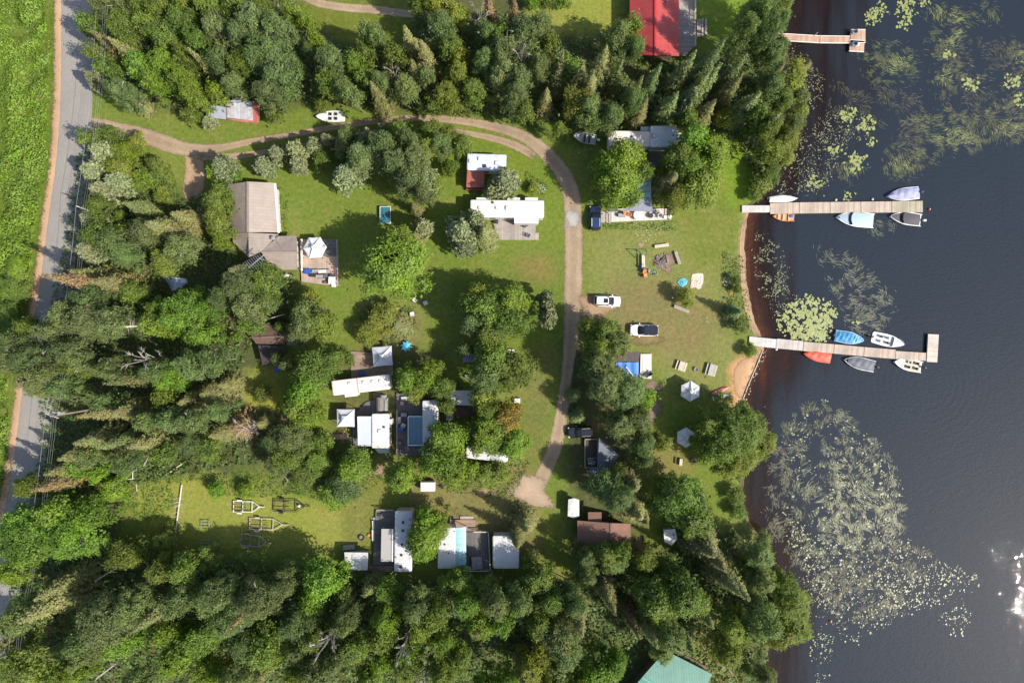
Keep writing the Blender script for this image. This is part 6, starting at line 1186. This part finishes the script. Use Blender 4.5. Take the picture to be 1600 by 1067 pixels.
# ---------------------------------------------------------------- utility poles and wires
POLES=[(160,-20),(127,325),(79,650),(25,985)]; PH=10.5; tops=[]
for i,(px,py) in enumerate(POLES):
    x,y=P(px,py,PH); T_=thing('utility_pole',('wooden utility pole near the top of the road','wooden utility pole whose pale crossarm shows beside the road','wooden utility pole with transformers over the shaded road','wooden utility pole near the bottom of the road')[i],'utility pole',(x,y,0),0,'utility poles along the road')
    MB().cyl(0,0,0,PH,.17,.12,10).build('pole_shaft',mat('pole_wood',(.30,.25,.2),.85),T_,world=False)
    b=MB(); b.box(0,0,PH-.4,1.9,.12,.14,-.35); b.build('crossarm',WOODL,T_,world=False)
    for s in (-.9,.2,.5,.85): MB().cyl(s*.94,-s*.34,PH-.33,PH-.12,.05,n=8).build('insulator',SEATW,T_,world=False)
    if i==2:
        for s in (-1,1): MB().cyl(s*.45,.3,PH-2.2,PH-1.2,.26).build('transformer',GREY,T_,world=False)
    tops.append((x,y))
WIR=mat('wire_alu',(.36,.36,.38),.4,.4,bump=0)
for k_,s in enumerate((-.9,.2,.5,.85)):
    pts=[]
    al=[(2*tops[0][0]-tops[1][0],2*tops[0][1]-tops[1][1])]+tops+[(2*tops[3][0]-tops[2][0],2*tops[3][1]-tops[2][1])]
    for a,c in zip(al[:-1],al[1:]):
        for i in range(10): t=i/10; pts.append((a[0]+(c[0]-a[0])*t+s*.94,a[1]+(c[1]-a[1])*t-s*.34,PH-.1-1.0*4*t*(1-t)*.8))
    T_=MB().tube(pts,.011 if k_ else .02,5).build('power_wire',WIR); tag(T_,('leftmost overhead wire running along the road','second overhead wire from the left along the road','third overhead wire from the left along the road','rightmost overhead wire running along the road')[k_],'power wire','overhead wires along the road')
# ---------------------------------------------------------------- water plants
L_PAD=mat('lily_pad',(.25,.28,.09),.45,var=.3,scale=4,bump=0); L_PAD2=mat('lily_pad_pale',(.22,.24,.12),.45,var=.5,scale=4,bump=0); L_BL=mat('weed_blade',(.10,.115,.048),.5,var=.5,scale=2,bump=0); L_BLD=mat('weed_dark',(.105,.10,.055),.6,var=.5,scale=2,bump=0)
def scatter(poly,n,sc,thr,seed):
    a=np.array(poly,float); x0,y0=a.min(0); x1,y1=a.max(0); px=rng.uniform(x0,x1,n*4); py=rng.uniform(y0,y1,n*4); k=inpoly(px,py,poly)
    px,py=px[k],py[k]; px=px+rng.normal(size=len(px))*3.5; py=py+rng.normal(size=len(py))*3.5; h=vnoise(px+seed*77,py,sc)*.65+vnoise(px,py+seed*31,sc*.35)*.35; k=h>thr; return px[k][:n],py[k][:n]
def ell(cx,cy,rx,ry,rot=0): return [(cx+rx*math.cos(a)*math.cos(rot)-ry*math.sin(a)*math.sin(rot),cy+rx*math.cos(a)*math.sin(rot)+ry*math.sin(a)*math.cos(rot)) for a in np.linspace(0,6.28,18)]
def area(p): a=np.array(p); return abs(np.dot(a[:,0],np.roll(a[:,1],1))-np.dot(a[:,1],np.roll(a[:,0],1)))/2
def pads(label,polys,n,r,m,sc=9,thr=.45,name='lily_pads'):
    ma=np.mean([area(p) for p in polys]); Q=[scatter(p,int(n*(area(p)/ma)**.9)+1,sc,thr,i) for i,p in enumerate(polys)]; px=np.concatenate([q[0] for q in Q]); py=np.concatenate([q[1] for q in Q]); N=len(px)
    x=(px-800)*S; y=(533.5-py)*S; z=np.full(N,WZ+.02)+rng.random(N)*.05; a=rng.uniform(0,6.28,N); rr=r*np.clip(rng.lognormal(-.15,.45,N),.35,2.0); sq=rng.uniform(.6,1,N); tl=rng.normal(size=(N,2))*.12
    ang=np.linspace(0,2*math.pi,8)[:7]+.35; V=[]
    for q in ang: 
        u=np.cos(q)*rr; v=np.sin(q)*rr*sq; V.append(np.stack([x+u*np.cos(a)-v*np.sin(a),y+u*np.sin(a)+v*np.cos(a),z+np.abs(tl[:,0])*u*.3+.02],1))
    V=np.stack(V,1).reshape(-1,3); me=npmesh(name,V,N,m,k=7); o=bpy.data.objects.new(name,me); C.objects.link(o); tag(o,label,'water plants',kind='stuff')
def blades(label,polys,n,m,L=(.5,1.3),w=.07,base=0.6,sc=10,thr=.42,name='pond_weed'):
    ma=np.mean([area(p) for p in polys]); Q=[scatter(p,int(n*area(p)/ma),sc,thr,i+3) for i,p in enumerate(polys)]; px=np.concatenate([q[0] for q in Q]); py=np.concatenate([q[1] for q in Q]); N=len(px)
    x=(px-800)*S; y=(533.5-py)*S; a=base+(vnoise(px,py,22)-.5)*3.2+rng.normal(size=N)*.28; ln=rng.uniform(*L,N); cv=rng.normal(size=N)*.5; ww=w*rng.uniform(.6,1.3,N); z=WZ+.015+rng.random(N)*.04
    P_=[];W_=[]
    cx,cy=x.copy(),y.copy()
    for s in range(4): P_.append((cx.copy(),cy.copy(),a+cv*s*.4)); cx+=np.cos(a+cv*s*.4)*ln/3; cy+=np.sin(a+cv*s*.4)*ln/3
    V=[]
    for s in range(3):
        for (q,e) in ((s,1),(s,-1),(s+1,-1),(s+1,1)):
            X_,Y_,A_=P_[q]; t=(.5,1,.8,.15)[q]; V.append(np.stack([X_-np.sin(A_)*ww*t*e,Y_+np.cos(A_)*ww*t*e,z],1))
    V=np.stack(V,1).reshape(-1,3); me=npmesh(name,V,N*3,m); o=bpy.data.objects.new(name,me); C.objects.link(o); tag(o,label,'water plants',kind='stuff')
BED=[(1222,668),(1240,646),(1262,634),(1285,629),(1305,638),(1330,648),(1352,668),(1372,690),(1392,716),(1402,742),(1408,770),(1416,800),(1412,830),(1396,852),(1360,862),(1330,880),(1290,885),(1250,860),(1232,820),(1228,760),(1236,720)]
blades('broad bed of olive weed blades floating off the lower shore',[BED],3600,L_BL,(.35,.95),.022,1.9,9,.56)
blades('pale bright tufts in the lower weed bed',[[(1295,700),(1330,690),(1395,730),(1415,800),(1405,850),(1340,870),(1290,850),(1300,790)],ell(1330,800,60,45),ell(1255,760,16,25)],600,mat('weed_pale',(.20,.21,.095),.5,var=.5,scale=2,bump=0),(.4,1.0),.028,1.7,8,.58)
blades('dark weed trailing through the lower lake pads',[[(1225,860),(1300,870),(1400,850),(1470,870),(1440,920),(1400,960),(1320,980),(1250,900)],[(1200,700),(1232,690),(1235,860),(1200,830)]],1500,L_BLD,(.4,.9),.03,1.2,9,.5)
pads('scattered pale floating leaves off the lower shore',[[(1230,800),(1300,850),(1420,840),(1470,875),(1530,905),(1525,930),(1440,950),(1370,985),(1330,1010),(1280,960),(1250,900)],[(1360,895),(1450,900),(1460,950),(1390,960)],ell(1495,900,36,14),ell(1495,968,22,24),ell(1285,1010,20,30),ell(1285,1062,12,8),[(1250,855),(1300,870),(1300,960),(1270,930)]],330,.09,L_PAD2,4,.52)
pads('sparse pale leaves inside the lower weed bed',[BED,ell(1250,850,22,30),ell(1262,685,8,8)],330,.10,L_PAD2,5,.62)
pads('dense round cushion of lily pads above the lower dock',[ell(1262,496,46,28,-.25),ell(1268,520,28,13),ell(1278,522,14,8)],720,.135,L_PAD,4,.47)
pads('lily pad patches in the upper lake',[ell(1370,22,22,12,-.6),ell(1417,20,14,26,.15),ell(1519,132,11,9),ell(1586,126,14,9),ell(1325,180,12,13),ell(1355,194,13,13),ell(1304,232,10,6),ell(1327,306,9,5),ell(1275,285,12,9),ell(1483,82,8,6),ell(1338,253,16,14),ell(1445,2,10,5),ell(1337,502,5,4),ell(1595,155,5,12),ell(1363,222,6,6)],60,.16,L_PAD,5,.42)
pads('fine leaves floating along the upper shore',[[(1225,250),(1262,200),(1330,215),(1310,260),(1280,305),(1240,305),(1210,300)],[(1240,70),(1290,120),(1285,160),(1250,180),(1232,120)],[(1262,190),(1300,170),(1345,180),(1350,215),(1290,225)]],520,.08,mat('leaf_float_dull',(.16,.17,.085),.6,var=.5,scale=3,bump=0),7,.40)
pads('fine leaves floating between the two middle docks',[[(1180,350),(1215,380),(1235,440),(1225,470),(1195,475),(1180,420)],[(1200,450),(1225,440),(1250,470),(1215,500)]],330,.08,mat('leaf_float_dull',(.16,.17,.085),.6),7,.48)
blades('olive weed drifts across the upper lake',[ell(1385,85,48,22,.2),ell(1392,108,42,26),ell(1482,24,40,18,.3),ell(1475,62,34,22,-.5),ell(1540,22,24,18),ell(1480,118,30,26,-.7),ell(1490,205,62,34,.1),ell(1440,190,26,18),ell(1512,218,38,14),ell(1570,180,30,38,-.8),ell(1590,85,16,22),ell(1412,250,34,26),ell(1450,235,20,20),ell(1580,205,25,16),ell(1330,265,22,16),ell(1405,262,20,14)],300,L_BL,(.4,1.0),.022,-.5,7,.52)
blades('pale weed crests in the upper lake',[ell(1405,98,22,12),ell(1480,22,28,9,.3),ell(1487,58,20,9,-.4),ell(1478,120,14,10),ell(1492,214,30,12),ell(1575,200,20,10),ell(1598,92,8,12),ell(1408,256,16,10),ell(1326,264,16,9)],80,L_PAD,(.35,.8),.028,-.4,5,.48)
blades('dark faint weed stalks under the upper lake surface',[[(1340,130),(1440,140),(1440,260),(1350,215)],[(1440,60),(1600,60),(1600,220),(1480,190)],[(1300,120),(1340,140),(1330,190),(1300,170)]],700,L_BLD,(.4,1.0),.022,-.7,12,.45)
blades('grey green weed drift between the two middle docks',[[(1275,385),(1330,400),(1400,460),(1400,500),(1375,520),(1330,515),(1300,460)],ell(1355,505,30,14),ell(1375,352,22,12)],360,mat('weed_grey',(.13,.14,.085),.5,var=.4,scale=2,bump=0),(.4,1.0),.026,-.4,8,.46)
